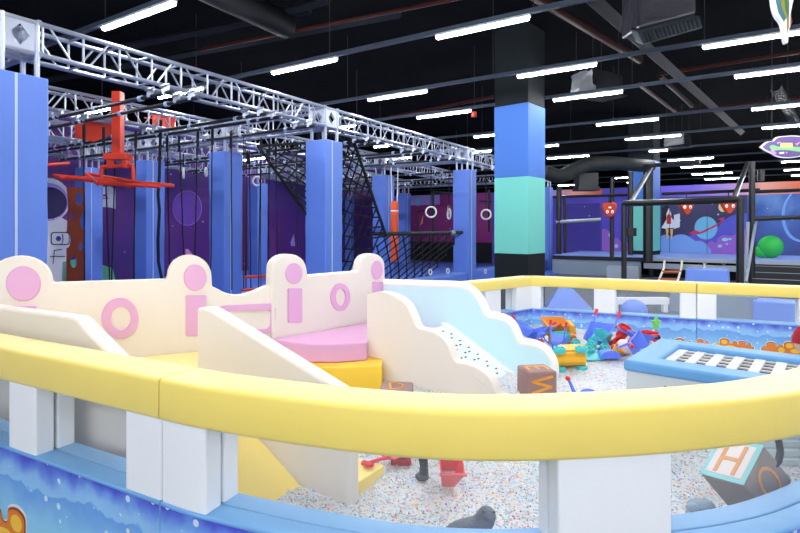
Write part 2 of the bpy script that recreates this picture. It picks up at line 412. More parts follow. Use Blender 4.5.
band(g, M_darkindigo, 565, 600, .5, 2.45, 2)
solo(g, 'mural_panel', 'indigo mural panel beside the charcoal based column', 'mural')
g = G(); band(g, M_indigo, 602, 661, .5, 3.0)
put(g, PR['cloud3'], [(602, 254), (602, 229), (606, 229), (610, 232), (612, 239), (618, 238), (623, 245), (628, 242), (634, 246), (634, 254)], 2)
put(g, PR['aqua'], ell2(610, 235, 1.3, 1.8), 3); put(g, PR['aqua'], ell2(616.5, 246, 1.9, 2), 3)
put(g, PR['navy'], [(600.5, 205), (601.8, 205), (601.8, 254), (600.5, 254)], 2)
solo(g, 'mural_panel', 'mural panel with a pink cloud behind the black tube gate', 'mural')
g = G(); band(g, M_night, 661, 747, .5, 2.6)
c1 = [(661, 256), (661, 236)]+smooth2([(661, 236), (667, 234.5), (672, 237), (676, 235), (684, 234.5), (691, 238), (697, 243), (697, 250), (690, 256)], 3); put(g, PR['cloud1'], c1, 3)
c2 = smooth2([(686, 240), (691, 235), (698, 234.5), (702, 229), (709, 226), (716, 229), (722, 222), (731, 216), (742, 213), (747, 214)], 3)+[(747, 256), (690, 256)]; put(g, PR['cloud2'], c2, 2)
c3 = smooth2([(707, 243), (712, 241), (716, 243), (718, 238), (724, 235), (732, 236), (738, 232), (747, 228)], 3)+[(747, 256), (690, 256), (697, 248)]; put(g, PR['cloud3'], c3, 4)
put(g, PR['cloud1'], smooth2([(688, 248), (694, 242), (701, 241), (707, 245), (711, 250)], 3)+[(711, 256), (684, 256)], 5)
put(g, PR['aqua'], ell2(725, 239.5, 3.2, 1.7), 6); put(g, PR['aqua'], ell2(720, 246, 2.3, 1.5), 6); put(g, PR['aqua'], ell2(730, 239, 1.8, 1), 6); put(g, PR['aqua'], ell2(727, 244, 1.3, .8), 6)
for x in (669.5, 707): put(g, PR['dark'], [(x, 202), (x+.45, 202), (x+.45, 255), (x, 255)], 7)
solo(g, 'mural_panel', 'night sky mural of rounded violet and pale blue clouds with a ringed planet', 'mural')
g = G(); put(g, PR['sky'], ell2(706, 228, 11.5, 11.5), 3)
put(g, PR['ringred'], [(689, 233.5), (695, 229.8), (700, 232.2), (712, 226.5), (722, 221), (718, 219), (724.5, 217), (724, 220.5), (716, 226.5), (702, 233.5), (694, 235)], 6)
solo(g, 'printed_ringed_planet', 'pale blue planet with a crimson ring printed on the mural', 'print')
g = G()
put(g, PR['black'], [(662, 234), (662, 208), (668, 204), (672, 216), (672, 222), (663, 233)], 3)
put(g, PR['white'], [(661.5, 228), (668, 217), (670, 224), (667, 229)], 5); put(g, PR['white'], [(674, 215), (680, 213.5), (680, 227), (674, 229)], 5); put(g, PR['white'], [(671, 217), (679.5, 227.5), (671, 228)], 4)
put(g, PR['white'], [(666.5, 228), (666.5, 214), (669, 208), (671.5, 214), (671.5, 228)], 6); put(g, PR['rocketred'], [(667, 224), (667, 216), (669, 213.5), (671.2, 216), (671.2, 224)], 7)
for x in (667.3, 671.8): put(g, PR['flame'], [(x-1.4, 229), (x+1.4, 229), (x+1, 234), (x, 240), (x-1, 234)], 6)
solo(g, 'printed_rocket', 'white and red rocket with two flames printed on the mural', 'print')
g = G(); band(g, M_sunset, 661, 900, 2.6, 3.0, 1)
solo(g, 'mural_panel', 'glowing violet to orange strip along the top of the mural', 'mural')
g = G(); band(g, M_deepblue, 747, 900, .5, 2.6)
gl = [(x, y) for x, y in smooth2([(790, 194), (783, 206), (782, 222), (788, 236), (800, 242), (815, 238)], 4)]
put(g, PR['cloud1'], gl+[(x+3, y-1.5) for x, y in gl[::-1]], 2)
solo(g, 'mural_panel', 'deep blue nebula mural with a pale glowing arc behind the green ball', 'mural')
for k, (x, lab) in enumerate([(725, 'small yellow green planet peeking behind the padded face on the mural')]):
    g = G(); put(g, PR['yel'], ell2(723, 207, 4.5, 5), 8); solo(g, 'printed_small_planet', lab, 'print')

# ---------------------------------------------------------------- columns of the building
def column(cx, s, zs, name, label):
    """cx near corner in plan, side s"""
    t = thing(name, label, 'column', (cx.x, cx.y, 0), (0, 0, math.radians(50)), kind='thing')
    for nm, z0, z1, mt, e in zs:
        g = G(mt); g.box((s/2, s/2, (z0+z1)/2), (s+e, s+e, z1-z0)); part(g, nm, t, local=True, bevel=.01, segs=2)
    return t
column(Vector((2.29, 9.7)), .69, [('base', 0, 1.03, M_coldark, 0), ('mint_band', 1.03, 2.43, M_colmint, .004), ('blue_band', 2.43, 3.75, M_colblue, .004), ('upper_shaft', 3.75, 5.2, M_coldark, -.01)], 'building_column', 'big square column painted blue over mint on a charcoal base')
column(Vector((8.26, 17.7)), .8, [('base', 0, .75, M_coldark, 0), ('mint_band', .75, 2.45, M_colmint, .004), ('blue_band', 2.45, 3.73, M_colblue, .004), ('upper_shaft', 3.73, 5.2, M_coldark, -.01)], 'building_column', 'smaller distant blue and mint column standing behind the black tube gate')

# ================================================================== ceiling lights and services
H = 2.4; ZL = HC+H
slopes = {-5: None, -4: None, -3: None, -2: None, -1: None, 0: .366, 1: .2172, 2: .158, 3: .1286, 4: .0995, 5: .083, 6: .0705, 7: .061, 8: .054, 9: .0473, 10: .0425}
Y0 = {n: (H*F/(s*842) if s else None) for n, s in slopes.items()}
Y0[-1] = 1.6; Y0[-2] = -1.2; Y0[-3] = -4.0; Y0[-4] = -6.8; Y0[-5] = -9.6
spans = {0: [(103, 175)], 1: [(272, 337), (436, 530)], 2: [(368, 427), (517, 597), (702, 812)], 3: [(417, 471), (553, 623), (734, 822)],
         4: [(374, 392), (474, 510), (596, 659), (751, 828)], 5: [(545, 559), (625, 681), (762, 832)], 6: [(547, 589), (649, 668), (812, 850)],
         7: [(667.5, 714), (811, 850)], 8: [(681, 724), (781, 824)], 9: [(477, 493), (615, 634), (692, 732.5), (784, 822)], 10: [(558, 582), (627, 640), (704.5, 739), (791, 828)]}
M_lamp = emit('lamp_diffuser_white', (.95, .97, 1.0), 128)
M_housing = mat('lamp_housing_white', (210, 212, 216), .5)
lamp_me = {}
ang2 = math.atan2(D2.y, D2.x)
rowname = {-5: 'fourth behind the viewer', -4: 'third behind the viewer', -3: 'second behind the viewer', -2: 'first behind the viewer', -1: 'above the viewer'}
def lamp(n, s, L, label, grp='tube lamps on the ceiling rails'):
    p = Vector((0, Y0[n]))+D2*s
    t = thing('ceiling_tube_lamp', label, 'lamp', (p.x, p.y, ZL), (0, 0, ang2), grp)
    key = round(L, 2)
    if key not in lamp_me:
        g = G(M_housing); g.box((0, 0, .02), (L, .06, .03)); a = part(g, 'lamp_housing', t, local=True)
        g = G(M_lamp); g.box((0, 0, -.012), (L-.03, .048, .034)); b = part(g, 'lamp_diffuser', t, local=True, bevel=.01, segs=2)
        lamp_me[key] = (a, b)
    else:
        for o in lamp_me[key]:
            c = o.copy(); c.parent = t; COL.objects.link(c)
    return t
def s_at(n, px):
    q = (px-CX)/F; return -q*Y0[n]/(.8405+.5418*q)
nrail = 0
for n in sorted(Y0):
    lo, hi = -15.0, 11.0
    if n >= 7: lo, hi = -26, 0
    if n in (4, 5, 6): lo, hi = -20, 8
    if n < 0: lo, hi = -6, 6
    if n < -2: lo, hi = -5, 5
    if n == 10: lo = -28
    a = Vector((0, Y0[n]))+D2*lo; b = Vector((0, Y0[n]))+D2*hi
    word = rowname.get(n) or 'number %d counted from the front of the hall' % (n+1)
    t = thing('lighting_rail', ('long grey lighting rail under the black ceiling, ' + (ORD[n]+' from the camera' if n >= 0 else word)), 'lighting rail', (a.x, a.y, ZL+.05), group='ceiling lighting rails')
    g = G(M_rail); d = D2; nrm = Vector((d.y, -d.x))*.03
    g.hexa([(a.x-nrm.x, a.y-nrm.y, ZL+.036), (b.x-nrm.x, b.y-nrm.y, ZL+.036), (b.x+nrm.x, b.y+nrm.y, ZL+.036), (a.x+nrm.x, a.y+nrm.y, ZL+.036)],
           [(a.x-nrm.x, a.y-nrm.y, ZL+.09), (b.x-nrm.x, b.y-nrm.y, ZL+.09), (b.x+nrm.x, b.y+nrm.y, ZL+.09), (a.x+nrm.x, a.y+nrm.y, ZL+.09)])
    part(g, 'rail_body', t)
    if 0 <= n <= 6:
        for k in range(9):
            s = lo+1.2+(hi-lo-2)*k/8; p = Vector((0, Y0[n]))+D2*s
            g = G(M_wire); g.tube([(p.x, p.y, ZL+.09), (p.x, p.y, 5.2)], .006, 5); part(g, 'suspension_wire', t)
    if n >= 0:
        ss = sorted([(s_at(n, x1), s_at(n, x0)) for x0, x1 in spans[n]], reverse=True)
        for k, (s1, s0) in enumerate(ss):
            where = 'only one in view' if len(ss) == 1 else ORD[k]+' from the left'
            lamp(n, (s0+s1)/2, s0-s1, 'white tube lamp, %s, on the %s ceiling rail from the camera' % (where, ORD[n]))
        # lamps of the same rails outside the picture
        nout = 0
        if n <= 3:
            for e in ([ss[0][1]+2.3, ss[0][1]+5.2, ss[-1][0]-2.3, ss[-1][0]-5.2] if n else [ss[0][1]+2.3, ss[-1][0]-2.2, ss[-1][0]-5.0]):
                lamp(n, e, 1.25, 'white tube lamp on the %s lighting rail, outside the view, %s' % (ORD[n], ORD[nout])); nout += 1
        elif n <= 5:
            for k, e in enumerate((ss[0][1]+2.3, ss[0][1]+5.2)): lamp(n, e, 1.25, 'white tube lamp on the %s lighting rail, behind the trusses, %s' % (ORD[n], ORD[k]))
        if n >= 4:
            for k, e in enumerate((ss[-1][0]-2.3, ss[-1][0]-5.2)): lamp(n, e, 1.25, 'white tube lamp on the %s lighting rail, beyond the right edge, %s' % (ORD[n], ORD[k]))
    else:
        for k, s in enumerate((-4.4, -1.5, 1.4, 4.3)): lamp(n, s, 1.25, 'white tube lamp on the rail %s, %s along it' % (word, ORD[k]))

# beams, pipes, ducts
def along(p, d, a, b): return V2(p)+V2(d)*a, V2(p)+V2(d)*b
def xbar(g, p, q, z, w, h):
    d = (q-p).normalized(); n = Vector((d.y, -d.x))*w/2
    c = [p-n, q-n, q+n, p+n]
    g.hexa([(v.x, v.y, z) for v in c], [(v.x, v.y, z+h) for v in c])
def pipe_px(name, label, cat, x0, y0, x1, y1, z, r, mt, n=10):
    a = PZ(x0, y0, z); b = PZ(x1, y1, z); g = G(mt); g.tube([a, b], r, n); return solo(g, name, label, cat)
pipe_px('ventilation_duct', 'round dark duct ending above the first tube lamp', 'duct', 150, -40, 287, 26, 4.75, .2, M_ductdk, 16)
pipe_px('steel_roof_beam', 'dark roof beam crossing above the front lighting rail', 'beam', 560, -30, 741, 132, 4.5, .11, M_beam, 4)
for x0, y0, x1, y1, w in ((40, 82, 400, 14, 'long thin cable tray above the front trusses'), (200, 34, 330, 0, 'short slanting tray nearest the camera'), (100, 52, 310, 10, 'dark tray beside the round duct')):
    pipe_px('cable_tray', w, 'tray', x0, y0, x1, y1, 4.9, .07, M_beam, 4)
for x0, y0, x1, y1, r, w in ((520, -12, 640, 60, .07, 'thick red brown sprinkler main running away beside the flat vent'), (640, 84, 675, 111, .06, 'short red brown pipe end over the foil wrapped unit'), (660, 76, 692, 106, .05, 'second short red brown pipe end'),
                             (390, 117, 493, 97, .04, 'thin red pipe along the third lighting rail'), (660, 74, 800, 52, .035, 'thin red pipe crossing between two rails'), (680, 112, 800, 97, .03, 'thin red pipe low over the back rails'), (200, 50, 540, -18, .03, 'thin red pipe above the first rail')):
    pipe_px('sprinkler_pipe', w, 'pipe', x0, y0, x1, y1, 4.7, r, M_redpipe)
g = G(M_red); g.tube([PY(474, 112, 10.6), PY(474, 117, 10.6)], .05, 8); solo(g, 'fire_sprinkler', 'small red fitting hanging beside the third rail lamp', 'sprinkler')
# ribbed pale flexible hose at right
a, b = PY(775, 86, 11), PY(795, 122, 13.5)
g = G(M_ductdk); pts = [a+(b-a)*i/24 for i in range(25)]
for i in range(24): g.tube([pts[i], pts[i]+(b-a)/34], .11, 10)
g.tube([a, b], .095, 10); solo(g, 'ribbed_air_hose', 'short ribbed dark air hose hanging between rails', 'hose')
# big black flexible duct
g = G(mat('black_fabric_duct', (26, 29, 32), .7, bump=.4, bscale=6))
pts = [PY(545, 172, 15), PY(560, 176, 15), PY(574, 170, 15.2), PY(590, 164, 15.5), PY(612, 163, 16), PY(634, 165, 16.5), PY(650, 166, 17)]
sm = smooth2([(p.x, p.z) for p in pts], 5); ys = np.interp(np.linspace(0, 1, len(sm)), np.linspace(0, 1, len(pts)), [p.y for p in pts])
g.tube([(v.x, y, v.y) for v, y in zip(sm, ys)], .2, 16)
solo(g, 'flexible_duct', 'fat black fabric duct snaking under the ceiling behind the mint column', 'duct')
g = G(M_steelblk); g.box(PY(586, 182, 16), (.55, .5, .5)); g.box(PY(586, 189, 16), (.62, .56, .1)); solo(g, 'air_outlet_box', 'black air outlet box hanging under the fabric duct', 'air outlet')
# foil wrapped unit
def unit(N, e1, e2, zb, zt, label):
    """near bottom corner N, e1 to the right, e2 to the left, in plan"""
    N, e1, e2 = V2(N), V2(e1), V2(e2); c = N+(e1+e2)/2
    t = thing('ceiling_cassette_unit', label, 'air conditioner', (c.x, c.y, zb), group='foil wrapped cassette units')
    g = G(M_blackwrap, M_foil); B = [N, N+e1, N+e1+e2, N+e2]
    T = [c+(p-c)*k for p, k in zip(B, (.96, .9, .92, .97))]
    g.hexa([(p.x, p.y, zb+.04) for p in B], [(p.x, p.y, zt+d) for p, d in zip(T, (.02, -.06, 0, -.05))])
    bmesh.ops.subdivide_edges(g.bm, edges=g.bm.edges[:], cuts=7, use_grid_fill=True)
    n2 = Vector((-e2.y, e2.x)).normalized()
    for f in g.bm.faces:
        q = f.calc_center_median(); f.material_index = 1 if abs((V2(q)-N).dot(n2)) < .05 and q.z < zt-.02 else 0
    for v in g.bm.verts: v.co += Vector((random.uniform(-1, 1), random.uniform(-1, 1), random.uniform(-1, 1)))*.016
    part(g, 'wrapped_body', t)
    g = G(M_blackwrap); P = [c+(p-c)*1.12 for p in B]; g.hexa([(p.x, p.y, zb) for p in P], [(p.x, p.y, zb+.04) for p in P]); part(g, 'cassette_panel', t)
    for p in B:
        q = c+(p-c)*.8; g = G(M_wire); g.tube([(q.x, q.y, zt-.1), (q.x, q.y, 5.2)], .008, 5); part(g, 'hanging_rod', t)
M_blackwrap = mat('black_wrapping', (20, 22, 26), .7, spec=.15)
def unit_px(N, L, R, h, hgt, label):
    f = lambda p: Vector(((p[0]-CX)/F*h*F/(HY-p[1]), h*F/(HY-p[1])))
    n, l, r_ = f(N), f(L), f(R); unit(n, r_-n, l-n, HC+h, HC+h+hgt, label)
unit_px((592, 92.5), (571, 98), (624, 96.5), 2.45, .46, 'foil wrapped cassette unit hanging right of the column lamp')
unit_px((683, 145.5), (664, 148.5), (692, 147.5), 2.45, .42, 'small distant wrapped cassette unit above the far column')
# flat vent
t = thing('ceiling_vent', 'black slatted vent on a foil wrapped duct near the top of the hall', 'vent', tuple(PY(672, 40, 6.6)))
P = [PY(637, 31, 6.5), PY(700, 15, 6.2), PY(703, 28, 6.0), PY(643.5, 45, 6.3)]
g = G(mat('vent_grey', (44, 52, 60), .5)); up = Vector((.02, .25, .12))
g.hexa([p+up for p in P], P); part(g, 'vent_frame', t, bevel=.01, segs=2)
g = G(M_void)
for i in range(14):
    f = .08+.84*i/13; a = P[0].lerp(P[1], f); b = P[3].lerp(P[2], f); o = Vector((0, -.012, -.006))
    g.tube([a.lerp(b, .2)+o, a.lerp(b, .85)+o], .012, 5)
part(g, 'vent_slats', t)
g = G(mat('dark_crumpled_wrap', (72, 72, 80), .35, .4, bump=1.0, bscale=6)); q = [P[0].lerp(P[1], .03), P[0].lerp(P[1], .97)]
q += [q[1]+Vector((.1, .75, .12)), q[0]+Vector((.1, .75, .12))]
g.hexa([p+Vector((0, .02, .03)) for p in q], [p+Vector((.05, .12, .75)) for p in q]); part(g, 'wrapped_duct', t, bevel=.04)
# hanging signs
def sign(name, label, outline, fills, Y, wires):
    def f0(p): return PY(p[0], p[1], Y)
    t = thing(name, label, 'sign', tuple(f0(outline[0])))
    g = G(PR['white']); g.prism(outline, f0, lambda p: f0(p)+Vector((0, .03, 0))); part(g, 'sign_board', t)
    k = 0
    for mt, pts in fills:
        k += 1; g.m(mt) if False else None
    g = G()
    for i, (mt, pts) in enumerate(fills):
        g.m(mt); g.poly([f0(p)+Vector((0, -.004*(i+1), 0)) for p in pts])
    part(g, 'printed_face', t)
    for x, y in wires:
        g = G(M_wire); p = f0((x, y)); g.tube([p, (p.x, p.y, 5.2)], .006, 5); part(g, 'hanging_wire', t)
cl = smooth2([(760, 147), (766, 142), (772, 141), (777, 137), (785, 136), (793, 135.5), (803, 136.5), (812, 140), (818, 146), (812, 153), (803, 156), (790, 158), (778, 157), (770, 153), (764, 150), (760, 147)], 4)[:-1]
c0 = Vector((789, 147))
inn = [c0+(V2(p)-c0)*.92 for p in cl]
def txt(x, y, w, h): return [(x, y+h), (x, y), (x+w, y), (x+w, y+h)]
fl = [(PR['sign'], inn), (PR['signgreen'], smooth2([(769, 147), (772, 145), (780, 147), (790, 146.5), (802, 147), (810, 145)], 3)+smooth2([(810, 150), (802, 152), (790, 150.5), (780, 150), (772, 151)], 3)),
      (PR['yel'], [(780, 143), (792, 143), (792.5, 148), (779.5, 147.5)]), (PR['pink'], [(776, 143), (779.5, 141.5), (780, 142.5), (777, 144.5)]), (PR['pink'], [(794, 144), (799, 142), (799, 143), (796, 146)]),
      (PR['pink'], [(769, 151), (772, 150), (776, 153.5), (773, 154.5)]), (PR['white'], [(778, 152.5), (783, 152), (783, 154), (778, 154.3)]), (PR['pink'], [(784, 152), (786.5, 152.5), (785, 154)])]
sign('hanging_cloud_sign', 'purple cloud shaped sign with white edge and green lettering hanging from the ceiling', cl, fl, 9, [(772, 142), (806, 139)])
o2 = smooth2([(772.5, -30), (772.5, 0), (776, 15), (782, 24), (785, 41), (788, 42), (789, 30), (792, 22), (791, 12), (800, -30)], 4)
sign('hanging_cutout_sign', 'cut-out sign with a pale edge hanging at the top of the hall', o2, [(flat('sign_teal', (70, 116, 124)), [(775, -28), (775, 0), (778, 13), (783.5, 22), (788, 14), (786, -5), (790, -28)]), (flat('sign_olive', (150, 140, 70)), [(779, -10), (781, 8), (786, 20), (786, 34), (788, 28), (788, 8), (784, -10)]), (flat('sign_green', (66, 110, 60)), [(782, -12), (784, 10), (787.5, 20), (788, 4), (786, -12)]), (PR['brownp'], [(789, 14), (790.5, 22), (788.5, 30)])], 3.7, [(784, -20)])

# ================================================================== ropes course: pillars and trusses
VS = 2.45; S_P = .43; TR = .145; ZB, ZT = 3.16, 3.455         # truss bottom / top chord centres
angu = math.atan2(D1.y, D1.x)
def pil(c, r): return (C0, C1, C2, C3)[c]+D2*((2.96 if c == 3 else VS)*r)
colw = ['nearest the camera', 'second from the camera', 'third from the camera', 'farthest from the camera']
roww = ['front row', 'second row', 'third row', 'last row by the purple wall']
pillar_proto = None
for r in range(4):
    for c in range(4):
        p = pil(c, r)
        lab = 'blue padded truss pillar in the %s, %s' % (roww[r], colw[c])
        if pillar_proto is None:
            t = thing('padded_pillar', lab, 'pillar', (p.x, p.y, 0), (0, 0, angu), 'blue padded pillars of the ropes course', 'thing')
            g = G(M_pad); h = S_P/2
            N = 10; A = []
            for k in range(N+1):
                z = 2.93*k/N; e = random.uniform(-.006, .006)
                A.append([(-e, -e, z), (S_P+e, -e, z), (S_P+e, S_P+e, z), (-e, S_P+e, z)])
            vv = [[g.bm.verts.new(q) for q in l] for l in A]
            g.face(vv[0][::-1]); g.face(vv[-1])
            for X, Y in zip(vv, vv[1:]):
                for i in range(4): g.face([X[i], X[(i+1) % 4], Y[(i+1) % 4], Y[i]])
            part(g, 'pad_cover', t, local=True, bevel=.02)
            g = G(M_padstrip); g.box((.155, -.004, 1.47), (.022, .008, 2.9)); part(g, 'closing_strip', t, local=True)
            for sx in (-1, 1):
                for sy in (-1, 1):
                    g = G(M_alu); g.tube([(h+sx*TR, h+sy*TR, 2.7), (h+sx*TR, h+sy*TR, ZT+.02)], .026, 8); part(g, 'truss_leg', t, local=True)
            # corner block: plates with a diamond hole on four sides
            def plate(f):
                g = G(M_plate); a = TR-.02
                g.prism([(-a, ZB), (a, ZB), (a, ZT), (-a, ZT)], lambda q: f(q, 0), lambda q: f(q, .008), [[(0, ZB+.05), (-.085, (ZB+ZT)/2), (0, ZT-.05), (.085, (ZB+ZT)/2)]])
                part(g, 'corner_plate', t, local=True)
            plate(lambda q, e: (h+q[0], h-TR-e, q[1])); plate(lambda q, e: (h+q[0], h+TR+e, q[1])); plate(lambda q, e: (h-TR-e, h+q[0], q[1])); plate(lambda q, e: (h+TR+e, h+q[0], q[1]))
            g = G(M_plate)
            for z, nm in ((ZB, 'lower_collar'), (ZT, 'upper_collar')):
                g = G(M_plate)
                for sx in (-1, 1): g.tube([(h+sx*TR, h-TR, z), (h+sx*TR, h+TR, z)], .022, 8); g.tube([(h-TR, h+sx*TR, z), (h+TR, h+sx*TR, z)], .022, 8)
                part(g, nm, t, local=True)
            pillar_proto = t
        else:
            t = copy_tree(pillar_proto); t['label'] = lab; t.location = (p.x, p.y, 0); WM[t] = None
beam_cache = {}
def truss(a, b, label):
    """box truss between two block centres (plan)"""
    d = (b-a); L = d.length; d.normalize(); ang = math.atan2(d.y, d.x); L0, L1 = TR+.03, L-TR-.03
    key = round(L, 3)
    loc = (a.x, a.y, ZB)
    if key in beam_cache:
        t = copy_tree(beam_cache[key]); t.location = loc; t.rotation_euler = (0, 0, ang); t['label'] = label; return t
    t = thing('truss_beam', label, 'truss', loc, (0, 0, ang), 'aluminium truss beams of the ropes course', 'thing'); hh = ZT-ZB
    for y in (-TR, TR):
        for z in (0, hh):
            g = G(M_alu); g.tube([(L0, y, z), (L1, y, z)], .026, 8); part(g, 'chord', t, local=True)
    nb = max(4, round((L1-L0)/.4)); st = (L1-L0)/nb
    for nm, f in (('side_lattice', lambda x, k: (x, -TR, k*hh)), ('side_lattice', lambda x, k: (x, TR, k*hh)), ('top_brace', lambda x, k: (x, TR*(2*k-1), hh)), ('bottom_brace', lambda x, k: (x, TR*(2*k-1), 0))):
        g = G(M_alu)
        for i in range(nb):
            x = L0+st*i
            g.tube([f(x+st*.05, 0), f(x+st*.05, 1)], .0125, 6, False)
            if nm != 'side_lattice':
                part(g, nm, t, local=True); g = G(M_alu); continue
            if i % 2: g.tube([f(x+st*.2, 0), f(x+st*.75, 1)], .011, 6, False)
            else: g.tube([f(x+st*.2, 1), f(x+st*.75, 0)], .011, 6, False)
        g.tube([f(L1, 0), f(L1, 1)], .016, 6, False)
        part(g, nm, t, local=True)
    for x in (L0-.012, L1+.012):
        for y in (-TR, TR):
            for z in (0, hh): g = G(M_plate); g.tube([(x-.012, y, z), (x+.012, y, z)], .038, 8); part(g, 'coupler', t, local=True)
    beam_cache[key] = t
    return t
hc = (D1+D2)*(S_P/2)
bayw = ['nearest bay', 'middle bay', 'far bay']
for r in range(4):
    for c in range(3): truss(pil(c, r)+hc, pil(c+1, r)+hc, 'silver box truss running away along the %s of pillars, %s' % (roww[r].split(' by')[0], bayw[c]))
for c in range(4):
    for r in range(3): truss(pil(c, r)+hc, pil(c, r+1)+hc, 'silver cross truss at the pillars %s, between %s and %s' % (colw[c], ['front and second row', 'second and third row', 'third and last row'][r].split(' and ')[0], ['front and second row', 'second and third row', 'third and last row'][r].split(' and ')[1]))

# black pipes slung under the trusses, with clamps
pipe_u = [(0, 1.5), (0, 1.85), (0, 2.95), (0, 3.2), (0, 3.95), (1, 1.0), (1, 1.35), (1, 2.6), (1, 3.0), (1, 4.2), (2, 1.4), (2, 3.2), (2, 4.8)]
PZ0 = ZB-.09
pipes = []
for i, (c, u) in enumerate(pipe_u):
    base = pil(c, 0)+hc+D1*u
    a = base-D2*.28; b = base+D2*(VS*3+.2)
    t = thing('black_cross_pipe', 'black pipe slung under the trusses across the ropes course, %s from the camera' % ORD[i], 'pipe', (a.x, a.y, PZ0), group='black cross pipes')
    g = G(M_pipe); g.tube([(a.x, a.y, PZ0), (b.x, b.y, PZ0)], .026, 8); part(g, 'pipe', t)
    for r in range(4):
        for e in (-TR, TR):
            q = base+D2*(VS*r+e)
            g = G(M_alu); g.box((q.x, q.y, PZ0+.045), (.07, .06, .12)); g.tube([(q.x-.05, q.y-.05, PZ0+.06), (q.x+.06, q.y-.03, PZ0+.1)], .012, 6); part(g, 'clamp', t)
    for k in range(7):
        q = a.lerp(b, (k+.6)/7.5); g = G(M_padstrip); g.tube([(q.x-D2.x*.03, q.y-D2.y*.03, PZ0), (q.x+D2.x*.03, q.y+D2.y*.03, PZ0)], .036, 8); part(g, 'sleeve', t)
    pipes.append((a, b))

# hanging ropes
def rope(pts, Y, r=.011): return [PY(x, y, Y+dy) if True else None for x, y, dy in pts]
ropes = [(84, 84.5, 122, 285, 8.2, 0), (103, 110, 108, 290, 8.4, 0), (117, 111.5, 100, 290, 8.4, 0), (136, 133.5, 118, 290, 8.8, 0), (167, 170, 128, 290, 9.2, 0), (179, 185, 128, 290, 9.2, 0), (198, 194, 120, 290, 8.6, 0),
         (212.5, 210.5, 122, 290, 8.4, 0), (231, 232, 130, 290, 8.8, 0), (247, 246, 170, 290, 11, 0), (249.5, 251, 170, 290, 11, 0), (261, 258.5, 140, 290, 9.4, 0), (269.5, 268, 150, 290, 9.6, 0), (276, 278, 150, 290, 9.8, 0), (297, 298, 178, 290, 12, 0)]
for i, (x0, x1, y0, y1, Y, w) in enumerate(ropes):
    a = PY(x0, y0, Y); b = PY(x1, y1, Y)
    a = a+(a-b)*((PZ0-a.z)/(a.z-b.z))
    g = G(M_rope); N = 8
    g.tube([a.lerp(b, k/N)+Vector((random.uniform(-1, 1)*.004, 0, 0)) for k in range(N+1)], .0105, 6)
    g.ring(a+Vector((0, 0, -.03)), .03, .008, (1, 0, 0), 10, 5)
    g.tube([a+Vector((0, 0, -.05)), a+Vector((0, 0, -.28))], .022, 6)
    solo(g, 'hanging_rope', 'thin black rope hanging from a cross pipe, %s from the big near pillar' % ORD[i], 'rope', 'ropes hanging in the ropes course')
g = G(M_rope); g.tube([PY(x, y, 9.1) for x, y in ((161, 120), (160, 150), (159.5, 175), (158, 195), (159.5, 210), (158, 240), (158.5, 262), (161, 275), (164, 292))], .026, 8)
solo(g, 'hanging_safety_line', 'thick wavy black line hanging against the blue pillar', 'rope')
# swing steps: red planks on their own cords
for i, (x0, x1, y, Y) in enumerate([(243.5, 270.5, 276.5, 9.6), (242.5, 262, 289.5, 9.2)]):
    a, b = PY(x0, y, Y), PY(x1, y, Y+.2)
    t = thing('swing_step', ['upper', 'lower'][i]+' red plank step hanging on black cords behind the cream castle wall', 'swing step', tuple((a+b)/2), group='swing steps')
    g = G(M_red); g.box((0, 0, 0), ((b-a).length, .16, .035), Matrix.Translation((a+b)/2) @ Matrix.Rotation(math.atan2(b.y-a.y, b.x-a.x), 4, 'Z')); part(g, 'plank', t, bevel=.006)
    for f in (.06, .94):
        q = a.lerp(b, f); g = G(M_rope); g.tube([q, (q.x, q.y, PZ0)], .009, 5); part(g, 'cord', t)
# red machine hanging in the first bay
rt = thing('red_hanging_frame', 'orange red tubular frame hanging from a red post under the trusses', 'climbing frame', tuple(PY(118, 180, 8)))
g = G(M_red); a, b = PY(118, 92, 8), PY(118, 156, 8); g.box((0, 0, 0), (.13, .13, (a.z-b.z)), Matrix.Translation((a+b)/2)); part(g, 'post', rt, bevel=.01)
g = G(M_red); p = PY(118, 157, 8); g.box(p, (.34, .2, .09)); g.box(p+Vector((-.11, 0, -.09)), (.07, .1, .14)); g.box(p+Vector((.11, 0, -.09)), (.07, .1, .14)); part(g, 'bracket', rt, bevel=.008)
g = G(M_red); pts = smooth2([(101, 178), (101.5, 169), (104, 167), (118, 166), (130, 165), (133, 168), (133.5, 182)], 4); g.tube([PY(x, y, 8) for x, y in pts], .028, 8); part(g, 'hanger_bow', rt)
for A, B in (((54, 175.5, 7.9), (174, 186, 8.3)), ((86, 173.5, 8.5), (160, 186.5, 7.5)), ((54, 175.5, 7.9), (130, 186, 7.5)), ((86, 173.5, 8.5), (98, 184, 7.4)), ((60, 178, 7.8), (172, 185, 8.3)), ((98, 183, 7.4), (160, 186.5, 7.5))):
    g = G(M_red); g.tube([PY(*A), PY(*B)], .026, 8); part(g, 'arm', rt)
g = G(M_red); q = [(75, 119), (90, 121), (117, 124), (117, 132), (94, 142), (75, 138)]
g.prism(q, lambda p: PY(p[0], p[1], 8.3+(p[0]-75)*.01), lambda p: PY(p[0], p[1], 8.34+(p[0]-75)*.01)); solo(g, 'red_mounting_plate', 'folded orange red plate fixed under the pipes beside the red post', 'plate')
g = G(M_red); g.box((0, 0, 0), (.9, .05, .03), Matrix.Translation(PY(165, 118, 12))); q = PY(164, 121, 12); g.box(q, (.5, .04, .3)); solo(g, 'red_machine_plate', 'small red plate showing through the truss lattice behind', 'plate')
g = G(M_red); g.tube([PY(30, 166, 8.6), PY(69, 163.5, 9.2)], .03, 8); solo(g, 'red_bar', 'short orange red bar ending beside the near pillar', 'bar')
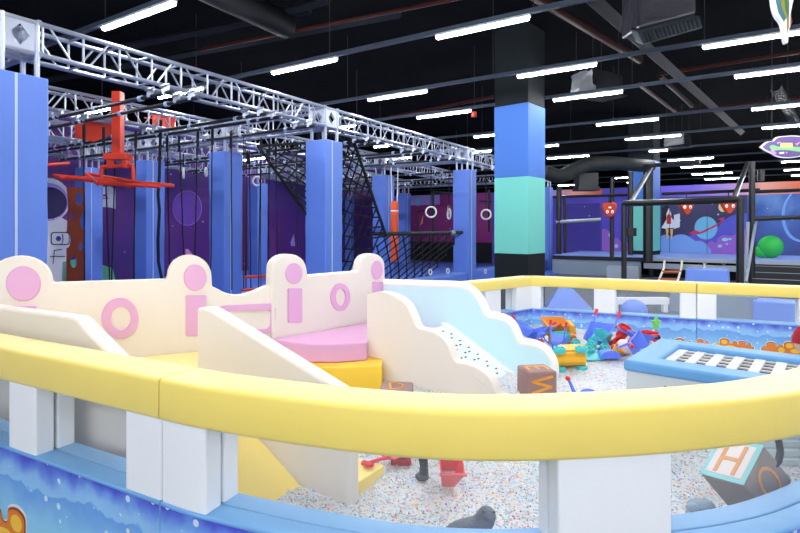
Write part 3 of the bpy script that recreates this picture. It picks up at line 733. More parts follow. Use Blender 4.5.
# rust coloured climbing board with holes
def bd(p): q = PY(p[0], p[1], 10.0); return q
hol = [ell2(79, 199, 3.6, 6.5, 14), ell2(71.5, 216, 2.3, 4, 12), ell2(80.5, 246.5, 2.2, 4, 12), ell2(73.5, 262, 3.5, 6, 14)]
out = [(66.5, 187)]+[(84.5, 187.5)]+[(84.5, 212)]+ell2(85.5, 221, 6, 9, 9, -PI/2, -1.5*PI, True)+[(84.5, 231), (84.5, 290), (66, 290)]+[(66.5, 249)]+ell2(66.5, 240, 4.5, 8, 9, PI/2, -PI/2, True)+[(66.8, 231), (68, 205)]
g = G(M_brown); g.prism(out, bd, lambda p: bd(p)+Vector((-.02, .05, 0)), hol); solo(g, 'climbing_board', 'rust brown climbing board with oval holes beside the astronaut print', 'climbing board')
# orange punch bag
t = thing('punch_bag', 'slim orange punch bag hanging beside the cargo net', 'punch bag', tuple(PY(394.5, 275, 14)))
a = PY(394.5, 201, 14); b = PY(394.5, 262, 14); z0, z1 = b.z, a.z
g = G(M_orange); g.lathe([(.0, z0), (.09, z0+.02), (.1, z0+.06), (.1, z1-.3), (.1, z1-.06), (.07, z1-.01), (0, z1)], (a.x, a.y, 0), n=16, caps=False); part(g, 'bag_body', t)
g = G(M_white); g.lathe([(.103, z1-.27), (.103, z1-.24)], (a.x, a.y, 0), n=16); part(g, 'white_band', t)
g = G(M_white)
for s in (-1, 1): g.tube([(a.x+s*.07, a.y, z1-.03), (a.x+s*.09, a.y, ZB-.1)], .014, 6)
part(g, 'sling', t)
# gym rings
for i, (x, y, R, Y, yt, ax, w) in enumerate([(431, 212, 5.2, 13.5, 150, (0, 1, 0), 'against the magenta mural left of a pillar'), (449, 214, 5, 14, 150, (1, .25, 0), 'seen edge on against the magenta mural'), (486, 214.5, 4.8, 14.5, 150, (0, 1, 0), 'between a blue pillar and the mint column'),
                                      (183.5, 173, 4.8, 11.5, 158, (1, .35, 0), 'tilted under the trusses above the violet planet'), (257, 181, 4.4, 12, 165, (.2, 1, 0), 'under the trusses left of the cargo net'), (206, 172, 4, 12, 160, (1, .1, 0), 'edge on beside the second blue pillar')]):
    c = PY(x, y, Y); rr = R*Y/F
    t = thing('gym_ring', 'white gym ring hanging on a black strap, '+w, 'gym ring', tuple(c), group='white gym rings')
    g = G(M_ring); g.ring(c, rr, .022, ax, 24, 8); part(g, 'ring', t)
    g = G(M_rope); g.tube([c+Vector((0, 0, rr)), (c.x, c.y, ZB-.09)], .012, 6); part(g, 'strap', t)
# cargo nets
def net(name, label, TL, TR_, BR, BL, nu, nv, r=.012, sag=0, edges=True, knots=True):
    TL, TR_, BR, BL = (PY(*q) for q in (TL, TR_, BR, BL))
    def P(u, v):
        p = TL.lerp(TR_, u).lerp(BL.lerp(BR, u), v)
        return p+Vector((0, .15*math.sin(u*PI)*math.sin(v*PI), -sag*math.sin(u*PI)*v))
    t = thing(name, label, 'net', tuple(P(.5, 1)))
    g = G(M_rope)
    for k in range(-nv, nu+1):
        for s in (1, -1):
            pts = []
            for j in range(0, nv+1):
                i = k+j if s == 1 else nu-(k+j)
                if 0 <= i <= nu: pts.append(P(i/nu, j/nv))
            if len(pts) > 1: g.tube(pts, r, 5)
    part(g, 'mesh_cords', t, kind='stuff')
    if knots:
        g = G(M_rope)
        for i in range(nu+1):
            for j in range(nv+1):
                if (i+j) % 1 == 0: g.ell(P(i/nu, j/nv), (r*1.9,)*3, u=6, v=4)
        part(g, 'knots', t, kind='stuff')
    if edges:
        for E in ([P(i/10, 0) for i in range(11)], [P(1, i/10) for i in range(11)], [P(0, i/10) for i in range(11)]):
            g = G(M_rope); g.tube(E, r*1.9, 6); part(g, 'edge_rope', t)
    return t
net('cargo_net', 'slanting black cargo net falling from the trusses right of the tall blue pillar', (318, 134, 9.9), (352, 136, 10.2), (386, 236, 11.2), (322, 300, 11.2), 5, 10, .017)
net('scramble_net', 'sagging black scramble net hung from a black bar between two blue pillars', (383, 234, 11.4), (462, 233, 13.0), (420, 290, 12.4), (352, 296, 11.2), 9, 5, .016, sag=.1, edges=False)
net('steep_climbing_net', 'steep narrow black net slanting down to the left side of the tall blue pillar', (258, 146, 10.2), (322, 142, 11.4), (326, 226, 12), (310, 219, 10.8), 4, 8, .016)
t = thing('net_bar', 'black bar carrying the scramble net, ending in a silver cap at the pillar', 'bar', tuple(PY(420, 233.5, 12)))
g = G(M_pipe); g.tube([PY(371, 233.5, 11.2), PY(383, 234, 11.4), PY(462, 232.5, 13.0)], .045, 10); part(g, 'bar', t)
g = G(M_alu); g.tube([PY(451, 232.7, 12.7), PY(454, 232.6, 12.75)], .06, 10); part(g, 'silver_clamp', t)
# black frame lines in front of the magenta mural
for i, (x0, y0, x1, y1, Y, w) in enumerate([(433, 193, 433, 242, 19, 'upright beside the hanging ring'), (433, 192, 470, 195, 19, 'crossbar over the magenta mural'), (417.5, 211, 432, 210, 20, 'short low crossbar'), (417.5, 211, 417.5, 243, 20, 'short upright at the left'), (489, 190, 489, 232, 20, 'upright beside the mint column'), (479, 201, 492, 202, 20, 'crossbar beside the mint column')]):
    g = G(M_steelblk); g.tube([PY(x0, y0, Y), PY(x1, y1, Y)], .05 if i in (0, 1, 4) else .03, 6); solo(g, 'black_trampoline_frame', 'thin black frame tube, '+w, 'frame', 'distant black frame tubes')
# low blue kerb and blue mats of the course
for c in range(3):
    a, b = pil(c, 0)+hc+D1*.24, pil(c+1, 0)+hc-D1*.24
    g = G(M_pad); xbar(g, a, b, 0, .36, .42); solo(g, 'low_padded_kerb', 'low blue padded kerb between the front row pillars, %s' % bayw[c], 'kerb', 'low blue kerbs', bevel=.03)
# little white rings printed on the kerb
for i, (x, y) in enumerate([(430, 272), (447.5, 271), (485, 271.5)]):
    p = pil(1 if x < 470 else 2, 0)+hc-D2*.19
    t, z = wallpt(x, y, p, D1); q = p+D1*t-D2*.01
    g = G(M_ring); g.ring((q.x, q.y, max(.06, z)), .06, .014, -Vector((D2.x, D2.y, 0)), 16, 6); solo(g, 'tie_ring', 'small white tie ring on the low blue kerb, %s from the castle' % ORD[i], 'ring', 'white tie rings')
o = pil(0, 0)-D1*1.5-D2*.4
g = G(M_matblue); e1, e2 = D1*20, D2*9.4
g.hexa([(v.x, v.y, .001) for v in (o, o+e1, o+e1+e2, o+e2)], [(v.x, v.y, .03) for v in (o, o+e1, o+e1+e2, o+e2)]); solo(g, 'floor_mat', 'blue floor mat covering the ropes course', 'mat')

# ================================================================== the steel deck at the back right
def on_line(px, p0, d):
    t = hit(px, p0, d); return V2(p0)+V2(d)*t
DK0 = Vector(((690-CX)/F*15.8, 15.8))                       # a point of the deck front, which runs along D2
ZD = .62
fA, fB = on_line(553, DK0, D2), on_line(900, DK0, D2)
def back(p): return cross2(p, D1, WB0, D2)-D1*.06
t = thing('raised_deck', 'raised steel deck with a blue top along the mural wall', 'deck', (fB.x, fB.y, 0))
bA, bB = back(fA), back(fB)
def slab(g, q, z0, z1): g.hexa([(v.x, v.y, z0) for v in q], [(v.x, v.y, z1) for v in q])
g = G(M_deckblue); slab(g, [fA+D1*.02, fB+D1*.02, bB, bA], ZD-.06, ZD); part(g, 'blue_top', t)
mA, mB = on_line(645, DK0, D2), fB
g = G(M_steelgr); xbar(g, mA, mB, ZD-.11, .12, .1); part(g, 'edge_beam', t)
g = G(M_steelgr); xbar(g, on_line(644, DK0, D2), on_line(748, DK0, D2), ZD-.34, .1, .16); part(g, 'lower_beam', t)
g = G(M_void); xbar(g, mA+D1*.5, mB+D1*.5, 0, .1, ZD-.12); part(g, 'under_deck_shade', t)  # black sheet set back, standing in for the shade beneath the deck
g = G(M_greypan); xbar(g, fA, on_line(641, DK0, D2), .0, .12, ZD-.14); part(g, 'grey_skirt', t)
g = G(M_steelblk); xbar(g, fA-D1*.02, on_line(643, DK0, D2)-D1*.02, ZD-.14, .14, .12); part(g, 'black_edge', t)
for x in (606, 650, 700, 744):
    q = on_line(x, DK0, D2)+D1*.2; g = G(M_steelblk); g.box((q.x, q.y, (ZD-.06)/2), (.1, .1, ZD-.06)); part(g, 'leg', t)
# steps
t = thing('deck_steps', 'black steps rising to the blue deck below the green ball', 'steps', tuple(PY(780, 285, 13.5)))
sA, sB = on_line(752, DK0, D2), on_line(860, DK0, D2)
for k in range(3):
    z = ZD-.15*(k+1); g = G(M_steelblk); q = [sA-D1*(.3*(k+1)), sB-D1*(.3*(k+1)), sB-D1*(.3*k+.07), sA-D1*(.3*k+.07)]
    slab(g, q, 0, z); part(g, 'step', t)
    g = G(M_steelgr); xbar(g, q[0]+D1*.01, q[1]+D1*.01, z, .02, .012); part(g, 'step_nosing', t)
# gate frame of black tube
def bar(g, a, b, r): g.tube([PY(*a), PY(*b)], r, 8)
t = thing('tube_gate', 'large black steel tube gate standing before the raised deck', 'gate', tuple(PY(680, 280, 12)))
for a, b, r, nm in (((624, 203, 13), (624, 290, 13), .065, 'post'), ((740, 199, 11.8), (740, 294, 11.8), .075, 'post'), ((623, 203.5, 13), (742, 199.5, 11.8), .075, 'top_bar'),
                    ((630, 203, 13), (651, 166.5, 16), .06, 'brace'), ((734, 199, 11.9), (747.5, 163, 15), .06, 'brace'), ((643.5, 166, 16), (700, 162, 15), .06, 'upper_bar'), ((630.5, 172, 14.6), (630.5, 255, 14.6), .075, 'post')):
    g = G(M_steelblk); bar(g, a, b, r); part(g, nm, t)
g = G(M_steelgr); bar(g, (632.5, 202, 12.96), (652.5, 167.5, 15.9), .025); bar(g, (735.5, 198.5, 11.85), (748.5, 163.5, 14.9), .025); part(g, 'bright_edge', t)
for i, (a, b, r, w) in enumerate([((612, 178, 15.5), (612, 258, 15.5), .06, 'tall upright behind the padded faces'), ((648, 170, 15.8), (648, 262, 15.8), .14, 'thick upright before the distant column'), ((752, 162, 14.5), (752, 288, 14.5), .075, 'thick upright left of the steps'), ((748, 222, 13), (745, 284, 13), .04, 'thin handrail post of the steps'), ((746, 282, 12.6), (756, 220, 14.6), .035, 'slanting handrail of the steps'),
                                  ((559, 187, 16), (559, 254, 16), .08, 'upright right of the mint column'), ((565, 197, 16), (565, 253, 16), .05, 'slim upright before the indigo mural'), ((553, 197, 16.5), (628, 195, 15), .04, 'high rail before the indigo mural'), ((662, 194, 17), (760, 190, 15.4), .05, 'high rail before the sunset strip'), ((752, 219, 14.5), (830, 216, 13.8), .06, 'guard rail above the steps'), ((752, 192, 15), (830, 189, 14.2), .05, 'upper rail before the nebula mural'), ((556, 222, 16), (601, 219.5, 15.6), .05, 'pale handrail before the indigo mural'), ((630.5, 228, 14.5), (630.5, 236, 14.5), .16, 'black lock box on the gate post'), ((761, 170, 15), (761, 181, 15), .09, 'black speaker high beside the upright')]):
    g = G(M_steelgr if i in (3, 4, 11) else M_steelblk); bar(g, a, b, r); solo(g, 'steel_tube', 'black steel tube, '+w if i not in (3, 4, 11, 12, 13) else w, 'steel tube' if i < 12 else 'box', 'steel tubes around the deck' if i < 12 else None)
# rope ladder
t = thing('rope_ladder', 'rope ladder with orange rungs leaning down from the deck', 'ladder', tuple(PY(660, 285, 14.6)))
for s, x0, x1 in ((0, 664.5, 656), (1, 682, 676)):
    g = G(M_ring); g.tube([PY(x0, 261, 15.7), PY(x0-.6, 268, 15.5), PY(x1, 287, 14.2), PY(x1-7, 303, 12.6)], .03, 6); part(g, 'rope', t)
for y, xa, xb, Y in ((271.8, 661.5, 681, 15.2), (279.5, 658.5, 679, 14.7), (299, 648, 669, 12.8)):
    g = G(M_wood); g.tube([PY(xa, y, Y), PY(xb, y+.2, Y)], .04, 8); part(g, 'rung', t)
for i, x in enumerate((704.8, 723.8)):
    g = G(M_ring); g.tube([PY(x, 260.5, 15.68), PY(x-.5, 269.5, 15.5)], .03, 6); g.ell(PY(x, 263, 15.66), (.06, .04, .07), u=8, v=6); solo(g, 'short_rope_end', 'short knotted rope at the deck edge over the blue block, %s from the ladder' % ORD[i], 'rope', 'rope ends on the deck edge')
# foam blocks
def block(name, label, q, z0, z1, mt=M_blockblue, top=1.0, bev=.03):
    g = G(mt); c = sum((V2(p) for p in q), Vector((0, 0)))/len(q)
    g.hexa([(p[0], p[1], z0) for p in q], [(c.x+(p[0]-c.x)*top, c.y+(p[1]-c.y)*top, z1) for p in q]); return solo(g, name, label, 'foam block', bevel=bev)
def sq(px, Y, w, d, dirv=D2):
    c = Vector(((px-CX)/F*Y, Y)); a = V2(dirv)*(w/2); b = Vector((-dirv.y, dirv.x))*d/2
    return [c+a+b, c-a+b, c-a-b, c+a-b]
block('foam_block', 'blue foam block standing under the deck edge beside the rope ladder', sq(707.5, 11.4, .83, .6), 0, .64, top=.93)
block('foam_block', 'blue foam block seen through the far right window', sq(776, 8.6, .62, .5), 0, .36)
a = PZ(545, 309.5, 0); b = PZ(594, 310, 0)
g = G(M_blockblue); pk = [Vector((a.x, a.y, 0)), Vector((b.x, b.y, 0)), Vector((b.x-.2, b.y+.5, 0)), Vector((a.x+.1, a.y+.6, 0))]; T = [PY(561, 288, 10.0), PY(575, 288.5, 10.0)]
V = [g.bm.verts.new(p) for p in pk]; W_ = [g.bm.verts.new(p+Vector((0, .15, 0))) for p in T]
for f in ([V[0], V[1], W_[1], W_[0]], [V[1], V[2], W_[1]], [V[2], V[3], W_[0], W_[1]], [V[3], V[0], W_[0]], V[::-1]): g.face(f)
solo(g, 'foam_ramp', 'blue wedge shaped foam ramp behind the far fence window', 'foam ramp', bevel=.02)
g = G(M_blockblue); g.ell(PY(634, 304, 9.3)+Vector((0, 0, -.12)), (.22, .22, .2), u=20, v=12); solo(g, 'foam_dome', 'low blue foam dome behind the far fence window', 'foam dome')
g = G(M_white); q = PZ(640, 312, 0); g.box((q.x, q.y, .2), (1.0, .12, .12), Matrix()); g.box((q.x-.44, q.y, .08), (.08, .1, .16)); g.box((q.x+.44, q.y, .08), (.08, .1, .16)); solo(g, 'low_white_bench', 'low white bar seen through the far fence window', 'bench', bevel=.01)
block('grey_box', 'pale grey box against the skirt of the deck', sq(623, 14.2, .75, .3), 0, .5, M_steelgr, 1, .01)
block('grey_box', 'pale grey panel box behind the far fence post', sq(684, 9.8, .45, .3), 0, .33, M_greypan, 1, .01)
block('grey_box', 'grey panel box behind the rightmost window', sq(735, 8.9, .62, .3), 0, .4, M_greypan, 1, .01)
# green balls and padded faces
zt = ZD
for i, (x, Y, r, lab) in enumerate([(770.5, 16, .33, 'big shiny green ball lying on the blue deck'), (761.5, 16.1, .19, 'smaller green ball tucked behind the big green ball')]):
    p = PY(x, 250, Y); g = G(M_balloon); g.ell((p.x, p.y, zt+r), (r, r, r), u=24, v=16); solo(g, 'green_ball', lab, 'ball', 'green balls')
for i, (x, y, w, h, Y, rnd, lab) in enumerate([(609, 210, 7, 7, 15.2, 1, 'rounded red orange padded face left of the gate'), (686.5, 207.5, 8, 7.6, 15.0, 0, 'red orange shield shaped padded face over the printed rocket'), (728.5, 206.5, 9, 7.2, 14.6, 0, 'red orange shield shaped padded face at the right end of the gate')]):
    c = PY(x, y, Y); k = Y/F
    t = thing('padded_mask', lab, 'padded mask', tuple(c), group='red orange padded faces')
    if rnd: o_ = smooth2([(-.8, 1), (.8, 1), (1, .3), (.6, -.7), (0, -1), (-.6, -.7), (-1, .3), (-.8, 1)], 4)[:-1]
    else: o_ = smooth2([(-1, .95), (-.5, 1), (.5, 1), (1, .95), (.85, .3), (.3, -.75), (0, -1), (-.3, -.75), (-.85, .3), (-1, .95)], 3)[:-1]
    g = G(M_maskred); g.prism([(p[0]*w*k, p[1]*h*k) for p in o_], lambda p: c+Vector((p[0], -.06, p[1])), lambda p: c+Vector((p[0], .06, p[1]))); part(g, 'pad', t, bevel=.03)
    for s in (-1, 1):
        g = G(M_eye); q = c+Vector((s*w*.36*k, -.064, (.05 if not rnd else -.25)*h*k)); g.ell(q, (.042, .01, .05), u=10, v=6); e = part(g, 'eye', t)
        g = G(PR['black']); g.ell(q+Vector((0, -.008, -.008)), (.014, .006, .016), u=8, v=5); part(g, 'pupil', e)
    if rnd: g = G(M_eye); g.ell(c+Vector((0, -.064, .35*h*k)), (.045, .01, .03), u=10, v=6); part(g, 'white_mark', t)
    g = G(M_wire); g.tube([c+Vector((0, 0, h*k)), c+Vector((0, 0, h*k+.18))], .015, 6); part(g, 'hanger', t)

# ================================================================== the padded fence round the bead pit
ZR0, ZR1, ZLEDGE, ZBEAD = .888, 1.02, .628, .45
FT = .16                                                     # thickness of the fence
class Path:
    def __init__(s, pts, inward):
        """outer edge in plan; inward = +1 if the pit lies to the left of travel"""
        s.p = [V2(p) for p in pts]; s.k = inward; s.L = [0]
        for a, b in zip(s.p, s.p[1:]): s.L.append(s.L[-1]+(b-a).length)
        s.n = []
        for i in range(len(s.p)):
            a = s.p[max(i-1, 0)]; b = s.p[min(i+1, len(s.p)-1)]; d0 = (s.p[i]-a); d1 = (b-s.p[i])
            d0 = d0.normalized() if d0.length > 1e-6 else d1.normalized(); d1 = d1.normalized() if d1.length > 1e-6 else d0
            n0 = Vector((-d0.y, d0.x)); n1 = Vector((-d1.y, d1.x)); n = (n0+n1).normalized(); s.n.append(n*(inward/max(.4, n.dot(n0))))
    def at(s, u):
        u = min(max(u, 0), s.L[-1])
        for i in range(len(s.p)-1):
            if u <= s.L[i+1]+1e-9:
                f = (u-s.L[i])/max(1e-9, s.L[i+1]-s.L[i]); return s.p[i].lerp(s.p[i+1], f), s.n[i].lerp(s.n[i+1], f)
    def pt(s, u, off): p, n = s.at(u); return p+n*off
    def sub(s, a, b):
        us = [a]+[u for u in s.L if a+1e-4 < u < b-1e-4]+[b]; return us
    def u_of(s, px, off=0):
        best = None
        for i in range(400):
            u = s.L[-1]*i/399; q = s.pt(u, off)
            if q.y < .3: continue
            e = abs(CX+F*q.x/q.y-px)
            if best is None or e < best[0]: best = (e, u)
        return best[1]
def sweep(g, P, a, b, prof, uv=False):
    us = P.sub(a, b); rings = []; L = g.bm.loops.layers.uv.new('UVMap') if uv else None
    for u in us:
        p, n = P.at(u); rings.append([g.bm.verts.new((p.x+n.x*o, p.y+n.y*o, z)) for o, z in prof])
    m = len(prof)
    for i in range(len(us)-1):
        A, B = rings[i], rings[i+1]
        for k in range(m):
            f = g.face([A[k], A[(k+1) % m], B[(k+1) % m], B[k]])
            if uv and f:
                for l in f.loops:
                    j = i if l.vert in A else i+1; l[L].uv = (us[j]+(5.3 if prof[k][0] > .08 else 0), l.vert.co.z)
    g.face(rings[0][::-1]); g.face(rings[-1])
def rprof(o0, z0, o1, z1, r): return [(x, z) for x, z in rrect(o0, z0, o1, z1, r, 3)]
def shape_on(g, P, u0, mt, pts, face=1, layer=1):
    """printed shape on the base wall: (u,z) outline; face 0 outer, 1 inner"""
    off = FT+.0015*layer if face else -.0015*layer
    g.m(mt); g.poly([tuple(P.pt(u0+u, off))+(z,) for u, z in pts])
def fence(label, P, a, b, posts, windows=True, prints=(), seam=.006, zr0=ZR0, zr1=ZR1):
    p0, _ = P.at((a+b)/2)
    t = thing('padded_fence_section', label, 'fence', (p0.x, p0.y, 0), group='padded fence sections around the bead pit')
    a += seam/2; b -= seam/2
    g = G(M_print); sweep(g, P, a, b, [(0, 0), (FT, 0), (FT, .616), (0, .616)], True)
    bw = part(g, 'printed_base_wall', t)
    for (u, z, sc, kind, face) in prints:
        g = G()
        pz = lambda l: [(u+x*sc, z+y*sc) for x, y in l]
        o = smooth2([(-1.3, -.6), (-1.25, -.2), (-1.0, .05), (-.75, 0), (-.7, .45), (-.3, .62), (.15, .5), (.2, .15), (.45, .12), (.6, .4), (.9, .3), (1.0, -.1), (1.3, -.2), (1.35, -.6)], 4)
        w = [(x*1.07, y*1.1+.02) for x, y in o]
        shape_on(g, P, 0, PR['white'], pz(w), face, 1); shape_on(g, P, 0, PR['brownp'], pz([(x, y) for x, y in o]), face, 2)
        shape_on(g, P, 0, PR['orange'], pz([(x*.95, y*.93-.03) for x, y in o]), face, 3)
        if kind: shape_on(g, P, 0, PR['gold'], pz(ell2(-.95, -.3, .28, .3, 14)), face, 4); shape_on(g, P, 0, PR['gold'], pz(ell2(-.3, .2, .3, .24, 14)), face, 4); shape_on(g, P, 0, PR['gold'], pz(ell2(.3, -.3, .5, .22, 14)), face, 4)
        part(g, 'printed_coral', t)
    for o0, o1 in ((-.001, .0785), (.0815, FT+.001)):
        g = G(M_ledge); sweep(g, P, a, b, rprof(o0, .613, o1, ZLEDGE, .006)); part(g, 'ledge_pad', t)
    g = G(M_yellow); sweep(g, P, a, b, rprof(-.004, zr0, FT+.004, zr1, .013)); part(g, 'top_rail', t)
    posts = [(max(a, x0), min(b, x1)) for x0, x1 in posts]
    for x0, x1 in posts:
        for o0, o1 in ((.004, .075), (.087, FT-.004)):
            g = G(M_white); sweep(g, P, x0, x1, [(o0, ZLEDGE-.004), (o1, ZLEDGE-.004), (o1, zr0+.01), (o0, zr0+.01)]); part(g, 'post_pad', t, bevel=.008)
    if windows:
        g = G(M_glass); us = P.sub(a, b); A = [g.bm.verts.new(tuple(P.pt(u, .081))+(ZLEDGE-.02,)) for u in us]; B = [g.bm.verts.new(tuple(P.pt(u, .081))+(zr0+.02,)) for u in us]
        for i in range(len(us)-1): g.face([A[i], A[i+1], B[i+1], B[i]])
        part(g, 'clear_window', t, recalc=False)
    return t
# near left, straight
SEAM = Vector((-.765, 1.73))
dl = Vector((-.879, .477)).normalized()
PL = Path([SEAM, SEAM+dl*1.2, SEAM+dl*2.75], -1)
uo = lambda P, px, off=0: P.u_of(px, off)
def prn(P, px, py, face, sc, kind=1):
    u = P.u_of(px, FT if face else 0); q = P.pt(u, FT if face else 0)
    return (u, HC-(py-HY)/F*q.y, sc, kind, face)
fence('straight padded fence section at the lower left, orange coral printed on its wall', PL, 0, 2.75, [(-.1, uo(PL, 124)), (uo(PL, 34), uo(PL, 7)), (1.9, 2.05), (2.6, 2.8)], prints=[prn(PL, 12, 527, 0, .14), prn(PL, -80, 520, 0, .12)])
# near, curved
cp = smooth2([SEAM, (-.607, 1.65), (-.281, 1.524), (0, 1.444), (.23, 1.418), (.448, 1.428), (.777, 1.478), (1.174, 1.594), (1.64, 1.86), (2.15, 2.25), (2.8, 2.85)], 6)
PC = Path(cp, 1)
fence('long curved padded fence section sweeping across the front of the pit', PC, 0, PC.L[-1]-.02, [(-.1, uo(PC, 204)), (uo(PC, 560), uo(PC, 672)), (uo(PC, 862), uo(PC, 930)), (PC.L[-1]-.15, PC.L[-1])])
# far side
Ci = Vector((1.433, 5.897)); dR = Vector((.904, -.428)).normalized(); dLf = Vector((-.764, -.645)).normalized()
nR = Vector((.428, .904)).normalized(); nL = Vector((-.645, .764)).normalized()
CO = cross2(Ci+nR*FT, dR, Ci+nL*FT, dLf)
ls = (Vector((.437, 5.05))-Ci).dot(dLf)
Bi = Ci+dLf*ls; Bo = Bi+nL*FT
PRt = Path([CO, CO+dR*4.4], -1)
uS = uo(PRt, 697, FT)
FZ = dict(zr0=.868, zr1=.972)
fence('straight padded fence section along the far side, from its corner to the white double post', PRt, 0, uS, [(-.1, uo(PRt, 541, FT)), (uo(PRt, 594, FT), uo(PRt, 615.5, FT)), (uo(PRt, 680, FT), uS+.1)], prints=[prn(PRt, 683, 344, 1, .09), prn(PRt, 600, 333, 1, .09, 0)], **FZ)
uE = uS+1.72
fence('padded fence section right of the far white double post, behind the blue topped box', PRt, uS, uE, [(uS-.1, uo(PRt, 716.5, FT)), (uo(PRt, 798, FT), uo(PRt, 822, FT)), (uE-.12, uE+.1)], prints=[prn(PRt, x, y, 1, s, k) for x, y, s, k in ((702, 343, .06, 0), (727, 344, .085, 1), (744, 345, .06, 0), (773, 347, .075, 0), (793, 348, .09, 1))], **FZ)
PLf = Path([Bo, CO], -1)
fence('short padded fence section left of the far corner, ending behind the aqua slide wall', PLf, 0, PLf.L[-1], [(-.1, .1), (uo(PLf, 486, FT), uo(PLf, 501.5, FT)), (uo(PLf, 517, FT), PLf.L[-1]+.1)], **FZ)
q = CO+dR*uE
PD = Path([PC.p[-1], q], 1)
fence('padded fence section closing the pit beyond the right edge', PD, 0, PD.L[-1], [(0, .12), (PD.L[-1]*.5-.1, PD.L[-1]*.5+.1), (PD.L[-1]-.12, PD.L[-1])])

# beads
loop = [P.pt(u, .1) for P, us in ((PC, [PC.L[-1]*i/40 for i in range(41)]), (PRt, [uE, uS, 0.0]), (PLf, [0.0])) for u in us]+[Vector((-.12, 4.62)), Vector((-.9, 3.94)), Vector((-2.3, 3.25)), Vector((-2.8, 3.04))]+[PL.pt(u, .1) for u in (2.6, 1.2, 0)]
def inside(x, y):
    c = False; n = len(loop)
    for i in range(n):
        a, b = loop[i], loop[(i+1) % n]
        if (a.y > y) != (b.y > y) and x < (b.x-a.x)*(y-a.y)/(b.y-a.y)+a.x: c = not c
    return c
def bead_h(x, y): return ZBEAD-.11*min(1, max(0, (x-2.35)/.5))+.012*math.sin(x*5.1+1)*math.cos(y*4.3)+.008*math.sin(x*11+y*9)
g = G(M_beads); st = .06; vd = {}
def gv(i, j):
    if (i, j) not in vd: vd[i, j] = g.bm.verts.new((i*st, j*st, bead_h(i*st, j*st)))
    return vd[i, j]
for i in range(-60, 70):
    for j in range(18, 102):
        if inside((i+.5)*st, (j+.5)*st): g.face([gv(i, j), gv(i+1, j), gv(i+1, j+1), gv(i, j+1)])
beads = solo(g, 'bead_filling', 'pale mixed coloured plastic beads filling the pit floor', 'beads', kind='stuff')
# loose single beads on top near the front
rng = np.random.default_rng(3)
ico = [(0, 0, 1), (.894, 0, .447), (.276, .851, .447), (-.724, .526, .447), (-.724, -.526, .447), (.276, -.851, .447), (.724, .526, -.447), (-.276, .851, -.447), (-.894, 0, -.447), (-.276, -.851, -.447), (.724, -.526, -.447), (0, 0, -1)]
icf = [(0, 1, 2), (0, 2, 3), (0, 3, 4), (0, 4, 5), (0, 5, 1), (1, 6, 2), (2, 7, 3), (3, 8, 4), (4, 9, 5), (5, 10, 1), (2, 6, 7), (3, 7, 8), (4, 8, 9), (5, 9, 10), (1, 10, 6), (11, 7, 6), (11, 8, 7), (11, 9, 8), (11, 10, 9), (11, 6, 10)]
bc = [(238, 240, 242), (240, 240, 240), (206, 228, 242), (160, 200, 226), (240, 232, 224), (206, 226, 210), (222, 168, 126), (140, 160, 196), (230, 200, 140), (214, 150, 150), (184, 170, 206)]
bw_ = np.array([6, 5, 4, 2, 3, 1.2, .5, .7, .5, .4, .6]); bw_ /= bw_.sum()
bm_list = [mat('bead_colour_%d' % i, c, .4) for i, c in enumerate(bc)]
pts = []
while len(pts) < 16000:
    Y = 1.55+rng.random()**1.5*2.0; X = (rng.random()*1.5-.62)*Y
    if inside(X, Y): pts.append((X, Y))
V = np.zeros((len(pts)*12, 3), np.float32); Fc = np.zeros((len(pts)*20, 3), np.int32); mi = np.zeros(len(pts)*20, np.int32); ico = np.array(ico); icf = np.array(icf)
for k, (x, y) in enumerate(pts):
    r = .0034+.0012*rng.random(); V[k*12:k*12+12] = ico*r+np.array((x, y, bead_h(x, y)+r*(.5+.8*rng.random()))); Fc[k*20:k*20+20] = icf+k*12; mi[k*20:k*20+20] = rng.choice(len(bc), p=bw_)
me = bpy.data.meshes.new('loose_beads'); me.vertices.add(len(V)); me.vertices.foreach_set('co', V.ravel()); me.loops.add(Fc.size); me.loops.foreach_set('vertex_index', Fc.ravel())
me.polygons.add(len(Fc)); me.polygons.foreach_set('loop_start', np.arange(0, Fc.size, 3, dtype=np.int32)); me.polygons.foreach_set('material_index', mi); me.polygons.foreach_set('use_smooth', np.ones(len(Fc), bool)); me.update(calc_edges=True)
for x in bm_list: me.materials.append(x)
o = bpy.data.objects.new('loose_beads', me); o.parent = beads; o.location = -beads.location; link(o, None, None, None, 'stuff')

# ================================================================== soft castle
def plane_panel(name, label, p0, d, outline, mt, th, tdir, bevel=.014, z_floor=None, cat='soft castle wall'):
    """upright panel whose front face lies on the plan line p0+t*d; outline in pixels or (t,z)"""
    p0, d, n = V2(p0), V2(d).normalized(), V2(tdir).normalized()
    tz = [wallpt(x, y, p0, d) for x, y in outline]
    if z_floor is not None: tz = [(t, max(z, z_floor)) for t, z in tz]
    f = lambda e: (lambda q: (p0.x+d.x*q[0]+n.x*e, p0.y+d.y*q[0]+n.y*e, q[1]))
    loc = f(0)((sum(q[0] for q in tz)/len(tz), min(q[1] for q in tz)))
    t = thing(name, label, cat, loc)
    g = G(mt); g.prism(tz, f(0), f(th)); part(g, 'panel', t, bevel=bevel, segs=4)
    def deco(nm, pts, mt2, e=.014, holes=(), bv=.007, label=None):
        a = [wallpt(x, y, p0, d) for x, y in pts]; hs = [[wallpt(x, y, p0, d) for x, y in h] for h in holes]
        g = G(mt2); g.prism(a, f(.004), f(-e), hs); return part(g, nm, t, bevel=bv, segs=3, label=label)
    return t, deco
PA0 = Vector((-2.236, 3.195)); PAd = (Vector((-.854, 3.862))-PA0).normalized(); PAn = Vector((-PAd.y, PAd.x))
yb = 460
